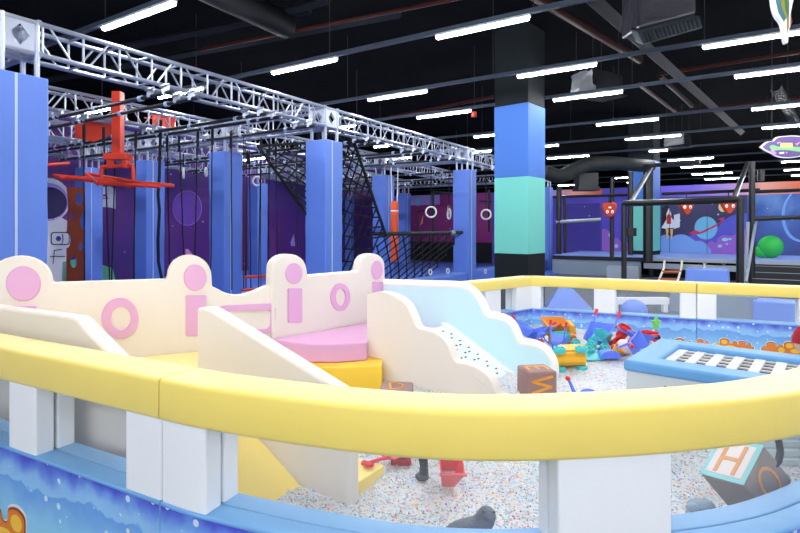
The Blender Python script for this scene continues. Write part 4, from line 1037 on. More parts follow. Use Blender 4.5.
o = [(-60, yb), (-60, 290)]+[(-14, 288), (-13, 282)]+ell2(19, 281, 32, 25, 15, PI, 2*PI, True)[1:-1]+[(51, 281), (53, 283), (166, 279.5), (167.5, 276)]+ell2(189.5, 276, 22, 21, 15, PI, 2*PI, True)[1:-1]+[(211.5, 276), (212, 286)]
o += smooth2([(212.5, 287), (219, 290), (227, 294), (236, 295.8), (246, 294.5), (256, 291), (266, 286.5), (279.5, 282)], 3)+[(280, 282), (280, yb)]
tA, dA = plane_panel('soft_castle_wall', 'long cream castle wall with two round crests and pink shapes behind the left fence', PA0, PAd, o, M_cream, .09, PAn, z_floor=ZBEAD)
dA('round_pad', ell2(23.5, 283.5, 17.5, 17.5, 32), M_pink, label='big pink disc'); dA('bar_pad', rrect(8, 305.5, 37, 350, 1.5, 2), M_pink, label='pink upright bar')
dA('ring_pad', ell2(120, 318, 18.6, 20.4, 32), M_pink, holes=[ell2(121, 318, 10, 11.6, 28)], label='pink ring')
dA('round_pad', ell2(195, 277.5, 11.5, 13.2, 28), M_pink, label='smaller pink disc'); dA('bar_pad', rrect(185.5, 295, 206, 336, 1.5, 2), M_pink, label='pink upright bar')
dA('frame_pad', [(216.5, 314), (217.5, 308), (222, 305.3), (270, 303), (274, 304), (275.7, 308), (275.2, 327), (273, 331.5), (268, 333.5), (222, 337), (218.5, 335.5), (216.5, 331)], M_pink,
   holes=[[(222.5, 314), (226, 311.7), (267, 309.5), (270.3, 311.5), (270, 325), (267, 328), (226, 331), (222.5, 329)]], label='pink rounded rectangle frame')
PB0 = Vector((-.854, 3.862)); PBd = (Vector((-.183, 4.547))-PB0).normalized(); PBn = Vector((-PBd.y, PBd.x))
o = [(272, 440), (272, 284)]+[(272.5, 268)]+ell2(289.5, 268, 17, 14, 13, PI, 2*PI, True)[1:-1]+[(307, 268), (308, 275.5), (358.5, 271), (360, 265)]+ell2(372.5, 265, 12.5, 11.5, 13, PI, 2*PI, True)[1:-1]+[(385, 265), (385.5, 283), (386.5, 400)]
t0 = hit(272, PB0, PBd)
tB, dB = plane_panel('soft_castle_wall', 'shorter cream castle wall with two crests behind the pink platform', PB0, PBd, o, M_cream, .09, PBn, z_floor=ZBEAD)
dB('round_pad', ell2(293.5, 273.5, 8.3, 10.5, 24), M_pink, label='pink disc'); dB('bar_pad', rrect(287.5, 288, 301.5, 322.5, 1, 2), M_pink, label='pink upright bar')
dB('ring_pad', ell2(339.7, 297, 9.7, 13.8, 28), M_pink, holes=[ell2(340, 297, 5, 8.8, 24)], label='pink oval ring')
dB('round_pad', ell2(376.5, 270, 5.6, 9.5, 20), M_pink, label='narrow pink disc'); dB('bar_pad', rrect(372.3, 281.5, 382.5, 300, 1, 2), M_pink, label='narrow pink bar')
# pink platform and yellow step
def zpts(l, z): return [PZ(x, y, z) for x, y in l]
front = smooth2([(269, 338.5), (282, 340.5), (300, 343), (318, 344.2), (337, 344), (352, 343.2), (367, 342)], 3)
back_ = [PB0+PBd*.93-PBn*.005, PB0-PBn*.005]
top = [Vector((p.x, p.y)) for p in zpts(front, .724)]+[Vector((-.228, 3.85)), Vector((-.165, 3.925)), Vector((.10, 3.77)), Vector((.33, 4.25)), Vector((-.03, 4.50))]+back_[:1]+back_[1:]
g = G(M_pink); g.hexa([(p.x, p.y, .598) for p in top], [(p.x, p.y, .724) for p in top]); solo(g, 'platform_block', 'pink quarter round platform block in the corner of the castle', 'soft block', bevel=.012)
f2 = smooth2([(264, 360.5), (282, 363.5), (302, 366), (322, 366.8), (345, 366.8), (365, 366), (382, 365)], 3)
top2 = [Vector((p.x, p.y)) for p in zpts(f2, .598)]+[Vector((-.118, 3.75)), Vector((-.225, 3.845)), Vector((-.16, 3.92)), Vector((.08, 3.79)), Vector((.3, 4.24)), Vector((-.06, 4.48))]+back_
g = G(M_yellow2); g.hexa([(p.x, p.y, ZBEAD-.03) for p in top2], [(p.x, p.y, .598) for p in top2]); solo(g, 'step_block', 'deep yellow curved step block under the pink platform', 'soft block', bevel=.012)
# first slide (yellow)
E1 = Vector((-.197, 2.058))
def wall_tz(name, label, p0, d, tz, mt, th, n, cat='slide side', edge=None):
    p0, d, n = V2(p0), V2(d), V2(n); f = lambda e: (lambda q: (p0.x+d.x*q[0]+n.x*e, p0.y+d.y*q[0]+n.y*e, q[1]))
    t = thing(name, label, cat, f(0)((sum(q[0] for q in tz)/len(tz), min(q[1] for q in tz))))
    g = G(mt); g.prism(tz, f(0), f(th)); part(g, 'panel', t, bevel=.014, segs=4)
    return t, f
def pxl(l, p0, d): return [wallpt(x, y, p0, d) for x, y in l]
tz = pxl([(348, 396), (330, 385), (212, 311), (208, 309), (203, 307.5), (196.5, 308)], E1, D2); tz = [(t, z) for t, z in tz]
tz = [(tz[0][0], ZBEAD-.03)]+tz+[(tz[-1][0], ZBEAD-.03)]
tw, fw = wall_tz('slide_side_wall', 'cream sloping side wall of the yellow slide rising behind the rail', E1, D2, tz, M_cream, .075, D1)
A1 = Vector((-1.425, 2.36))
tz = pxl([(-40, 301.5), (0, 307.5), (66, 316), (71, 317), (75, 319), (112, 356)], A1, -D2); sl = (tz[-1][1]-tz[-2][1])/(tz[-1][0]-tz[-2][0]); x3 = .47
tz = tz[:-1]+[(x3-.02, max(.66, tz[-2][1]+sl*(x3-tz[-2][0]))), (x3, .64)]
tz = [(tz[0][0], ZBEAD-.03)]+tz+[(x3, ZBEAD-.03)]
wall_tz('slide_side_wall', 'low cream side wall of the yellow slide just inside the left fence', A1, -D2, tz, M_cream, .075, D1)
prof = [(0.1, .40), (.185, .44), (.30, .505), (.42, .578), (.62, .665), (.78, .68), (.86, .68), (.86, .40)]
n0, n1 = -.004, -.37
f = lambda e: (lambda q: (E1.x+D2.x*q[0]+D1.x*e, E1.y+D2.y*q[0]+D1.y*e, q[1]))
g = G(M_yellow); g.prism(prof, f(n0), f(n1)); solo(g, 'yellow_slide', 'soft yellow slide between its two cream side walls', 'slide', bevel=.008)
L0_ = E1+D2*.87
pl = [L0_-D1*.37, L0_-D1*.004, L0_+D1*.07, L0_+D1*.07+D2*.12, V2(PA0)+PAd*1.1-PAn*.008, V2(PA0)+PAd*.15-PAn*.008, A1+D2*.75+D1*.09, A1-D2*.04+D1*.09]
g = G(M_yellow); g.hexa([(p.x, p.y, ZBEAD-.03) for p in pl], [(p.x, p.y, .68) for p in pl]); solo(g, 'platform_block', 'yellow platform block at the top of the yellow slide', 'soft block', bevel=.012)
# low yellow mat right of the slide wall
m0 = [E1+D1*.09+D2*.03, Vector((-.06, 2.315)), Vector((.10, 2.50)), Vector((.10, 2.50))+D2*.5, E1+D1*.6+D2*.45, E1+D1*.09+D2*.4]
m0 = [Vector((-.17, 2.145)), Vector((-.066, 2.31)), Vector((-.066, 2.31))+D2*.4, E1+D1*.085+D2*.42, E1+D1*.085+D2*.03]
g = G(M_yellow); g.hexa([(p.x, p.y, ZBEAD-.03) for p in m0], [(p.x, p.y, .492) for p in m0]); solo(g, 'floor_mat', 'low yellow mat beside the end of the cream slide wall', 'mat', bevel=.012)
# second slide: cream cloud wall, aqua cloud wall, white chute
N1 = Vector((.69, 3.22)); N2 = Vector((1.068, 3.80))
o = smooth2([(367, 294), (373, 292.6), (382, 292.4), (391, 294.5), (399, 299), (405.5, 304.5), (410.5, 313), (413.5, 321), (415.5, 326)], 3)+smooth2([(418, 329), (426, 330.6), (435, 333.5), (442.5, 338.5), (448, 346), (451, 354), (453.5, 360)], 3)+smooth2([(456, 363), (464, 364), (474, 367), (484, 373), (490.5, 380), (494.5, 388), (496, 393)], 3)+smooth2([(499, 396), (505, 398), (511, 405), (514, 416), (515, 425)], 3)
o = [(367, 430)]+o
plane_panel('cloud_slide_wall', 'cream cloud edged side wall of the white chute', N1, D2, o, M_cream, .09, D1, z_floor=ZBEAD-.02, cat='slide side')
o = [(383, 420), (383, 282)]+smooth2([(384, 282), (400, 282.5), (430, 283.5), (456, 284.3), (466, 286.5), (474, 292), (479.5, 299.5), (482.5, 306), (485.5, 312.5)], 3)+smooth2([(489, 315), (497, 316), (505, 318.5), (511.5, 324), (515.5, 332), (518, 338.5)], 3)+smooth2([(521, 341.5), (529, 342.7), (537.5, 345), (545, 349.5), (550, 356.5), (552.5, 364), (553, 380)], 3)+[(553, 400)]
tQ, dQ = plane_panel('cloud_slide_wall', 'pale aqua cloud edged side wall of the white chute with a cream rim', N2, D2, o, M_ice, .09, D1, z_floor=ZBEAD-.02, cat='slide side')
# cream rim along the cloud edge
P0, dd = N2, D2
rim = [wallpt(x, y, P0, dd) for x, y in o[1:-1]]
g = G(M_trimwhite); g.tube([(P0.x+dd.x*t+D1.x*.03, P0.y+dd.y*t+D1.y*.03, z-.012) for t, z in rim], .036, 8)
for v in g.bm.verts: pass
part(g, 'rim', tQ)
wN = (N2-N1).dot(D1)
ch = [(.27, .44), (.32, .455), (.80, .735), (.86, .745), (.86, .69), (.8, .68), (.3, .41)]
fc = lambda e: (lambda q: (N2.x+D2.x*q[0]+D1.x*e, N2.y+D2.y*q[0]+D1.y*e, q[1]))
t = thing('white_chute', 'white slide chute speckled with black dashes between the two cloud walls', 'slide', fc(-.2)((.55, .45)))
wd = wN-.10
g = G(M_slide); g.prism(ch, fc(-.006), fc(-wd)); part(g, 'chute_bed', t, bevel=.01)
g = G(M_slide); g.prism([(a, b+.022) for a, b in ch], fc(-.006), fc(-.05)); part(g, 'chute_lip', t, bevel=.01)
g = G(M_black); a0, b0 = Vector((.32, .455)), Vector((.80, .735)); sd = (b0-a0).normalized(); nn = Vector((-sd.y, sd.x))
L = (b0-a0).length
for row in range(13):
    for k in range(5):
        if (row*2+k) % 4 in (0, 3): continue
        u = L*(row+.4+.16*k)/13.3; e0 = -(.10+.055*k); 
        if u+.012 > L: continue
        P_ = lambda uu, e: Vector(fc(e)(tuple(a0+sd*uu+nn*.003)))
        g.poly([P_(u, e0), P_(u+.011, e0), P_(u+.011, e0-.03), P_(u, e0-.03)])
part(g, 'black_dashes', t)

# letter blocks
def strokes(g, M, segs, w, h=.003):
    """flat letter strokes on the plane given by M (x right, y up, z out)"""
    for (x0, y0), (x1, y1) in segs:
        a, b = Vector((x0, y0)), Vector((x1, y1)); d = (b-a).normalized(); a -= d*w*.3; b += d*w*.3; n = Vector((-d.y, d.x))*w/2
        q = [a-n, b-n, b+n, a+n]
        g.hexa([M @ Vector((p.x, p.y, 0)) for p in q], [M @ Vector((p.x, p.y, h)) for p in q])
LET = {'W': [((-.5, .5), (-.27, -.5)), ((-.27, -.5), (0, .45)), ((0, .45), (.27, -.5)), ((.27, -.5), (.5, .5))], 'H': [((-.3, -.5), (-.3, .5)), ((.3, -.5), (.3, .5)), ((-.3, 0), (.3, 0))],
       'D': [((-.3, -.5), (-.3, .5))]+[((-.3+.6*math.cos(a), .5*math.sin(a)), (-.3+.6*math.cos(b), .5*math.sin(b))) for a, b in [(-PI/2+i*PI/8, -PI/2+(i+1)*PI/8) for i in range(8)]],
       'E': [((-.3, -.5), (-.3, .5)), ((-.3, .5), (.3, .5)), ((-.3, 0), (.25, 0)), ((-.3, -.5), (.3, -.5))],
       'O': [((.35*math.cos(a), .5*math.sin(a)), (.35*math.cos(b), .5*math.sin(b))) for a, b in [(i*PI/8, (i+1)*PI/8) for i in range(16)]]}
def facem(c, x, y):
    x, y = Vector(x).normalized(), Vector(y).normalized(); z = x.cross(y)
    return Matrix(((x.x, y.x, z.x, c[0]), (x.y, y.y, z.y, c[1]), (x.z, y.z, z.z, c[2]), (0, 0, 0, 1)))
def letter_block(label, loc, rot, s, mt, faces, lm, frame=None):
    """faces: (face, letter, turn)"""
    t = thing('letter_block', label, 'toy block', loc, rot, 'letter blocks'); h = s/2
    g = G(mt); g.box((0, 0, h), (s, s, s)); part(g, 'block', t, local=True, bevel=s*.07, segs=4)
    fr = {'front': ((0, -h, h), (1, 0, 0), (0, 0, 1)), 'right': ((h, 0, h), (0, 1, 0), (0, 0, 1)), 'top': ((0, 0, s), (1, 0, 0), (0, 1, 0)), 'left': ((-h, 0, h), (0, -1, 0), (0, 0, 1))}
    for fc_, ch_, turn, w in faces:
        c, x, y = fr[fc_]; M = facem(c, x, y) @ Matrix.Rotation(turn, 4, 'Z') @ Matrix.Diagonal((s*.66, s*.66, 1, 1))
        if frame and fc_ in frame:
            e = .0022
            for k, (mt2, a) in enumerate(frame[fc_]):
                g = G(mt2); M2 = facem(c, x, y); q = [(-a, -a), (a, -a), (a, a), (-a, a)]
                g.hexa([M2 @ Vector((p[0]*h, p[1]*h, 0)) for p in q], [M2 @ Vector((p[0]*h, p[1]*h, e*(k+1))) for p in q]); part(g, 'face_border' if k == 0 else 'face_field', t, local=True)
        g = G(lm); strokes(g, M, LET[ch_], w, .003 if not (frame and fc_ in frame) else .0066); part(g, 'letter', t, local=True)
    return t
letter_block('mauve brown foam block lying with an orange letter W on its side', tuple(PZ(536.5, 398, .44)), (0, 0, .14), .188, M_brownblk, [('front', 'W', -PI/2, .12), ('top', 'E', -PI/2, .13), ('right', 'O', 0, .12)], M_letter)
letter_block('mauve brown foam block with an orange letter D on top, half hidden by the rail', tuple(PY(396.5, 418, 3.12)), (0, 0, -.08), .185, M_brownblk, [('top', 'D', .15, .1)], M_letter)
rH = (.70, -.18, -1.2); pH = Vector((1.328, 2.005, .518))
letter_block('grey brown block tilted towards the rail with a tan letter H in an aqua border', tuple(pH), rH, .178, mat('taupe_block', (150, 138, 134), .6), [('top', 'H', 0, .13), ('right', 'O', 0, .1), ('left', 'O', 0, .1)], M_tan, {'top': [(mat('aqua_border', (150, 216, 222), .5), .98), (M_toywhite, .78)]})

# blue topped box with a webbing net
def boxtable():
    a = PZ(625, 359.5, .8); b = PZ(661, 338, .8); a2, b2 = V2(a), V2(b); dz = (b2-a2); D = dz.length; yv = dz/D; xv = Vector((yv.y, -yv.x)); W = 1.0
    ang = math.atan2(xv.y, xv.x)
    t = thing('webbing_box', 'low grey box with a sky blue padded top around black and white webbing', 'play box', (a2.x, a2.y, ZBEAD), (0, 0, ang))
    hz = .8-ZBEAD
    g = G(mat('pale_grey_vinyl', (198, 206, 210), .5)); g.box((W/2, D/2, (hz-.04)/2), (W-.01, D-.01, hz-.04)); part(g, 'box_body', t, local=True, bevel=.01)
    g = G(mat('box_blue_vinyl', (98, 158, 212), .5, bump=.1, bscale=14)); m_ = .13; mid = [(.135, .16), (W-.14, .16), (W-.14, D-.14), (.135, D-.14)]
    g.prism([(-.008, -.008), (W+.008, -.008), (W+.008, D+.008), (-.008, D+.008)], lambda p: (p[0], p[1], hz-.06), lambda p: (p[0], p[1], hz), [mid]); part(g, 'padded_top', t, local=True, bevel=.018)
    x0, x1, y0, y1 = .135, W-.14, .16, D-.14
    g = G(mat('dark_webbing', (40, 40, 44), .8)); g.box(((x0+x1)/2, (y0+y1)/2, hz-.038), (x1-x0, y1-y0, .006)); part(g, 'webbing_base', t, local=True)
    nx, ny = 15, 11
    g = G(M_net_w)
    for i in range(nx):
        wx = (x1-x0)/nx
        if i % 2 == 0: g.box((x0+wx*(i+.5), (y0+y1)/2, hz-.031), (wx*.98, y1-y0, .008))
        else:
            for j in range(ny):
                wy = (y1-y0)/ny
                if j % 2 == 0: g.box((x0+wx*(i+.5), y0+wy*(j+.5), hz-.032), (wx, wy*.5, .006))
    part(g, 'white_webbing', t, local=True)
    c = PY(668, 381, V2(a).y-.02); 
    g = G(PR['mint'])
    q = smooth2([(.19, .10), (.175, .16), (.185, .2), (.2, .23), (.21, .2), (.205, .16), (.225, .13), (.24, .15), (.245, .12), (.22, .10)], 3)
    g.m(mat('print_dark_green', (40, 80, 52), .6)); g.poly([(p[0], -.0075, p[1]+.02) for p in q]); part(g, 'printed_plant', t, local=True)
    return t
boxtable()

# ================================================================== toys in the beads
def wheel(g, c, r, w, ax, n=16):
    ax = Vector(ax).normalized(); M = Vector((0, 0, 1)).rotation_difference(ax).to_matrix().to_4x4(); M = Matrix.Translation(Vector(c)) @ M
    g.lathe([(r*.45, -w/2), (r*.9, -w/2), (r, -w*.3), (r, w*.3), (r*.9, w/2), (r*.72, w/2), (r*.66, w*.2), (r*.3, w*.2), (r*.28, w*.55), (.001, w*.55)], M=M, n=n)
def wheelbarrow(label, loc, rot, sc=1):
    t = thing('toy_wheelbarrow', label, 'toy wheelbarrow', loc, rot, 'toy wheelbarrows'); k = sc
    g = G(M_toyblue)
    b = [(-.09, -.07, .09), (.09, -.06, .08), (.09, .06, .08), (-.09, .07, .09)]; T = [(-.16, -.13, .2), (.19, -.11, .19), (.19, .11, .19), (-.16, .13, .2)]
    bi = [(x*.9, y*.9, z+.012) for x, y, z in b]; Ti = [(x*.93, y*.92, z) for x, y, z in T]
    S = lambda l: [g.bm.verts.new(Vector(p)*k) for p in l]
    B, T_, BI, TI = S(b), S(T), S(bi), S(Ti)
    g.face(B[::-1]); g.face(BI)
    for i in range(4):
        j = (i+1) % 4; g.face([B[i], B[j], T_[j], T_[i]]); g.face([BI[j], BI[i], TI[i], TI[j]]); g.face([T_[i], T_[j], TI[j], TI[i]])
    part(g, 'tray', t, local=True, bevel=.006*k, segs=2)
    for s in (-1, 1):
        g = G(M_toyblue); g.tube([Vector(p)*k for p in ((.24, s*.03, .07), (.05, s*.05, .085), (-.15, s*.1, .15), (-.32, s*.115, .21))], .012*k, 8); part(g, 'handle_bar', t, local=True)
        g = G(M_toyred); g.tube([Vector(p)*k for p in ((-.29, s*.113, .2), (-.36, s*.117, .225))], .018*k, 8); part(g, 'handle_grip', t, local=True)
        g = G(M_toyblue); g.tube([Vector(p)*k for p in ((-.05, s*.07, .1), (-.1, s*.08, 0), (-.13, s*.08, 0))], .011*k, 6); part(g, 'stand_leg', t, local=True)
    g = G(M_toyred); wheel(g, Vector((.24, 0, .065))*k, .065*k, .05*k, (0, 1, 0)); part(g, 'wheel', t, local=True)
def truck(label, loc, rot, body, wheels, bed=None, sc=1, bedm=None):
    t = thing('toy_truck', label, 'toy truck', loc, rot, 'toy trucks'); k = sc
    V = lambda *p: Vector(p)*k
    g = G(body); g.box(V(0, 0, .075), V(.30, .11, .035)); g.box(V(0, 0, .052), V(.26, .06, .03)); part(g, 'chassis', t, local=True, bevel=.008*k)
    g = G(body); g.hexa([V(x, y, .09) for x, y in ((.06, -.07), (.16, -.065), (.16, .065), (.06, .07))], [V(x, y, .19) for x, y in ((.06, -.06), (.12, -.055), (.12, .055), (.06, .06))]); part(g, 'cab', t, local=True, bevel=.012*k)
    g = G(PR['black']); g.hexa([V(x, y, .13) for x, y in ((.143, -.05), (.146, -.05), (.146, .05), (.143, .05))], [V(x, y, .175) for x, y in ((.127, -.045), (.13, -.045), (.13, .045), (.127, .045))]); part(g, 'windscreen', t, local=True)
    g = G(bedm or body); b = [V(x, y, .1) for x, y in ((-.15, -.07), (.04, -.07), (.04, .07), (-.15, .07))]; T = [V(x, y, z) for x, y, z in ((-.2, -.1, .2), (.05, -.095, .21), (.05, .095, .21), (-.2, .1, .2))]
    B = [g.bm.verts.new(p) for p in b]; U = [g.bm.verts.new(p) for p in T]; BI = [g.bm.verts.new(p*.94+V(0, 0, .014)) for p in b]; UI = [g.bm.verts.new(Vector((p.x*.94, p.y*.9, p.z))) for p in T]
    g.face(B[::-1]); g.face(BI)
    for i in range(4):
        j = (i+1) % 4; g.face([B[i], B[j], U[j], U[i]]); g.face([BI[j], BI[i], UI[i], UI[j]]); g.face([U[i], U[j], UI[j], UI[i]])
    part(g, 'tipper_bed', t, local=True, bevel=.005*k, segs=2)
    for x in (-.1, .1):
        for s in (-1, 1):
            g = G(wheels); wheel(g, V(x, s*.085, .05), .055*k, .05*k, (0, s, 0)); part(g, 'wheel', t, local=True)
def shovel(label, loc, rot, m1, m2, sc=1):
    t = thing('toy_shovel', label, 'toy shovel', loc, rot, 'toy shovels'); k = sc
    g = G(m1); pr = [(-.06, .0), (.06, .0), (.065, .1), (.04, .16), (0, .175), (-.04, .16), (-.065, .1)]
    g.prism([(x*k, y*k) for x, y in pr], lambda p: (p[1], p[0], .02*k+2.2/k*p[0]**2), lambda p: (p[1], p[0], .028*k+2.2/k*p[0]**2)); part(g, 'blade', t, local=True)
    g = G(m1); g.tube([Vector(p)*k for p in ((.02, 0, .03), (-.08, 0, .05), (-.2, 0, .06))], .013*k, 8); part(g, 'shaft', t, local=True)
    g = G(m2); g.tube([Vector(p)*k for p in ((-.2, -.04, .06), (-.225, -.03, .06), (-.225, .03, .06), (-.2, .04, .06))], .013*k, 8); g.tube([Vector(p)*k for p in ((-.2, -.045, .06), (-.2, .045, .06))], .012*k, 8); part(g, 'grip', t, local=True)
def bucket(label, loc, rot, mt, r=.08, h=.12, fill=False):
    t = thing('toy_bucket', label, 'toy bucket', loc, rot, 'toy buckets')
    g = G(mt); g.lathe([(r*.72, 0), (r, h), (r*1.1, h), (r*1.1, h-.008), (r*1.03, h-.008), (r*.95, h), (r*.66, .008), (.001, .008)], n=20, caps=False); part(g, 'pail', t, local=True)
    if fill: g = G(M_beads); g.lathe([(.001, h*.42), (r*.8, h*.4), (r*.7, .02)], n=18, caps=False); part(g, 'beads_inside', t, local=True, kind='stuff')
    g = G(mt); pts = [(r*1.08*math.cos(a), .02+r*.5*math.sin(a), h-.01-r*.3*math.sin(a)) for a in np.linspace(0, PI, 11)]; g.tube(pts, .006, 6); part(g, 'handle', t, local=True)
def onb(px, py, dz=0): p = PZ(px, py, ZBEAD); return (p.x, p.y, ZBEAD+dz)
wheelbarrow('blue toy wheelbarrow tray nearest the aqua slide wall below the far corner', onb(522, 343, .02), (-.25, .25, -.9), .72)
wheelbarrow('blue toy wheelbarrow beside the first one, leaning with a red wheel showing', onb(539, 345, .02), (.3, .3, 2.6), .6)
wheelbarrow('blue toy wheelbarrow facing the camera with red handles raised behind it', onb(600, 347, .0), (-.05, .36, -2.2), .86)
wheelbarrow('blue toy wheelbarrow tipped on its nose behind the yellow upside down truck', onb(554, 359, .07), (.2, 1.25, 1.1), .56)
wheelbarrow('blue toy wheelbarrow lying on its side next to the blue topped box', onb(624, 361, .08), (1.1, -.2, 1.0), .78)
wheelbarrow('blue toy wheelbarrow behind the corner of the blue topped box', onb(638, 347, .0), (0, .2, .2), .66)
truck('yellow toy truck lying on its side in front of the toy pile', onb(573, 371, .075), (PI*.5, 0, PI+.12), M_toyyel, M_toyteal, sc=.85)
truck('teal toy truck lying wheels up, nearest the yellow truck', onb(591, 356, .06), (PI*.74, .05, .3), M_toyteal, M_toyteal, sc=.78)
truck('teal toy truck lying wheels up right behind the other teal truck', onb(580, 350, .06), (PI*.76, 0, .15), M_toyteal, M_toyteal, sc=.74)
truck('small teal toy truck tail in the middle of the pile', onb(600, 349, .04), (.4, .2, .9), M_toyteal, M_toyteal, sc=.6)
truck('yellow toy dumper with a brown tray lying at the back of the pile', onb(558, 341, .02), (.35, .05, .2), M_toyyel, M_toyyel, sc=.9, bedm=mat('toy_ochre', (226, 160, 72), .4))
truck('teal tray toy truck with an orange cab half buried', onb(565, 346, -.01), (.1, 0, .1), M_orange, M_toyblue, sc=.62, bedm=M_toyteal)
truck('red and white toy truck standing behind the blue topped box', onb(651, 346, 0), (0, 0, -1.3), M_toyred, M_toywhite, sc=.6)
truck('dark green toy truck peeking out behind the box corner', onb(641, 352, 0), (0, 0, -.6), mat('toy_dark_teal', (30, 120, 120), .4), M_toyred, sc=.42)
bucket('red toy bucket lying at the foot of the blue barrow with raised handles', onb(613, 350, .04), (1.2, 0, .4), M_toyred, .062, .1)
bucket('red toy bucket on top of the toy pile near the far fence', onb(620, 342, .05), (.5, .4, 0), M_toyred, .06, .11)
bucket('second red toy bucket lower in the pile beside the yellow cup', onb(608, 355, .03), (1.4, .2, 1.0), M_toyred, .055, .08)
bucket('yellow toy cup beside the tipped blue barrow', onb(614, 357, .02), (.3, .6, 0), M_toyyel, .045, .07)
p = PZ(448, 487, ZBEAD); t = thing('toy_bucket', 'coral pink toy tub with beads inside standing under the front rail', 'toy bucket', (p.x, p.y+.02, p.z+.01), (.62, .05, .08), 'toy buckets')
g = G(M_toypink); b = [(-.026, -.02, 0), (.026, -.02, 0), (.026, .025, 0), (-.026, .025, 0)]; T = [(-.048, -.04, .125), (.048, -.04, .125), (.048, .045, .125), (-.048, .045, .125)]
S = lambda l: [g.bm.verts.new(q) for q in l]
B, T_, BI, TI = S(b), S(T), S([(x*.85, y*.85, z+.006) for x, y, z in b]), S([(x*.9, y*.9, z) for x, y, z in T])
g.face(B[::-1]); g.face(BI)
for i in range(4):
    j = (i+1) % 4; g.face([B[i], B[j], T_[j], T_[i]]); g.face([BI[j], BI[i], TI[i], TI[j]]); g.face([T_[i], T_[j], TI[j], TI[i]])
g.hexa([(-.054, -.046, .122), (.054, -.046, .122), (.054, -.038, .122), (-.054, -.038, .122)], [(-.054, -.046, .132), (.054, -.046, .132), (.054, -.038, .132), (-.054, -.038, .132)])
part(g, 'tub', t, local=True)
g = G(M_beads); g.hexa([(-.025, -.02, .01), (.025, -.02, .01), (.025, .024, .01), (-.025, .024, .01)], [(-.033, -.027, .05), (.033, -.027, .05), (.03, .03, .04), (-.03, .03, .04)]); part(g, 'beads_inside', t, local=True, kind='stuff')
def lump(name, label, cat, c, r, mt, parts=()):
    g = G(mt); g.ell(c, r, u=18, v=12)
    for cc, rr in parts: g.ell(cc, rr, u=14, v=10)
    return solo(g, name, label, cat)
g = G(M_toywhite); p = Vector(onb(624, 353, .05)); g.lathe([(.04, -.05), (.06, -.04), (.072, .0), (.055, .04), (.03, .06), (.001, .065)], p, n=18); solo(g, 'toy_mould', 'pale pinkish white toy mould in the middle of the toy pile', 'toy mould')
p = Vector(onb(609, 360, .02)); g = G(M_toyblue); pr = smooth2([(-.085, 0), (-.065, .045), (0, .065), (.065, .045), (.085, 0)], 4); g.prism(pr, lambda q: (p.x+q[0], p.y-.05, p.z+q[1]), lambda q: (p.x+q[0]*.9, p.y+.06, p.z+q[1]*.9)); solo(g, 'toy_arch', 'blue arched toy block in front of the teal trucks', 'toy block', bevel=.008)
p = Vector(onb(657, 342, .17)); g = G(M_toygreen); st_ = [((.03 if i % 2 else .07)*math.cos(PI*i/5+.3), (.05 if i % 2 else .11)*math.sin(PI*i/5+.3)) for i in range(10)]; g.prism(st_, lambda q: (p.x+q[0]*.7, p.y, p.z+q[1]*.7), lambda q: (p.x+q[0]*.7, p.y+.04, p.z+q[1]*.7)); solo(g, 'toy_star', 'light green toy star at the far fence above the box corner', 'toy', bevel=.006)
shovel('red toy rake lying on the beads right of the yellow truck', onb(588, 358, .0), (0, 0, .5), M_toyred, M_toyred, .55)
shovel('blue toy shovel lying behind the tipped barrow near the aqua wall', onb(570, 356, .0), (0, 0, .2), M_toyblue, M_toyblue, .9)
shovel('blue toy shovel with a blade raised left of the yellow truck', onb(532, 352, .02), (0, .7, 2.2), M_toyblue, M_toyblue, .8)
p = PZ(575, 394, ZBEAD); t = thing('toy_hoe', 'small blue toy stick with a red ball tip near the front rail', 'toy', tuple(p))
g = G(M_toyblue); g.tube([p, p+Vector((-.02, .01, .05)), p+Vector((-.035, .015, .085))], .012, 8, r2=.009); part(g, 'stick', t)
g = G(M_toyred); g.ell(p+Vector((-.04, .015, .095)), (.016, .016, .016)); part(g, 'ball_tip', t)
p = PZ(588, 394, ZBEAD); lump('toy_blue_scoop', 'blue curved toy scoop top peeping over the front rail', 'toy', p, (.055, .03, .035), M_toyblue)
# toys seen under the front rail
p = PZ(388, 467, ZBEAD); shovel('red toy shovel lying beside the low yellow mat', (p.x, p.y, ZBEAD+.02), (0, 0, .85), M_toyred, M_toyred, .62)
g = G(M_darkred); p = PZ(401, 465, ZBEAD); g.box(p+Vector((0, .02, .01)), (.09, .05, .03), Matrix()); solo(g, 'toy_rake_head', 'dark red toy piece lying just under the front rail', 'toy', bevel=.008)
p = PZ(424, 478, ZBEAD); t = thing('toy_animal', 'dark toy animal with one leg visible under the front rail', 'toy animal', tuple(p))
g = G(M_toyblack); q = p
pts = [q+Vector((-.002, 0, .004)), q+Vector((0, .0, .05)), q+Vector((-.006, .005, .10)), q+Vector((.0, .03, .17))]
for a, b, r, r2 in zip(pts, pts[1:], (.022, .018, .022), (.018, .022, .04)): g.tube([a, b], r, 10, r2=r2)
g.ell(q+Vector((-.008, -.004, .008)), (.03, .036, .012), u=12, v=8); part(g, 'leg', t)
g = G(M_toyblack); g.ell(q+Vector((.03, .1, .21)), (.09, .13, .06)); g.ell(q+Vector((-.02, -.04, .25)), (.04, .06, .04)); part(g, 'body', t)
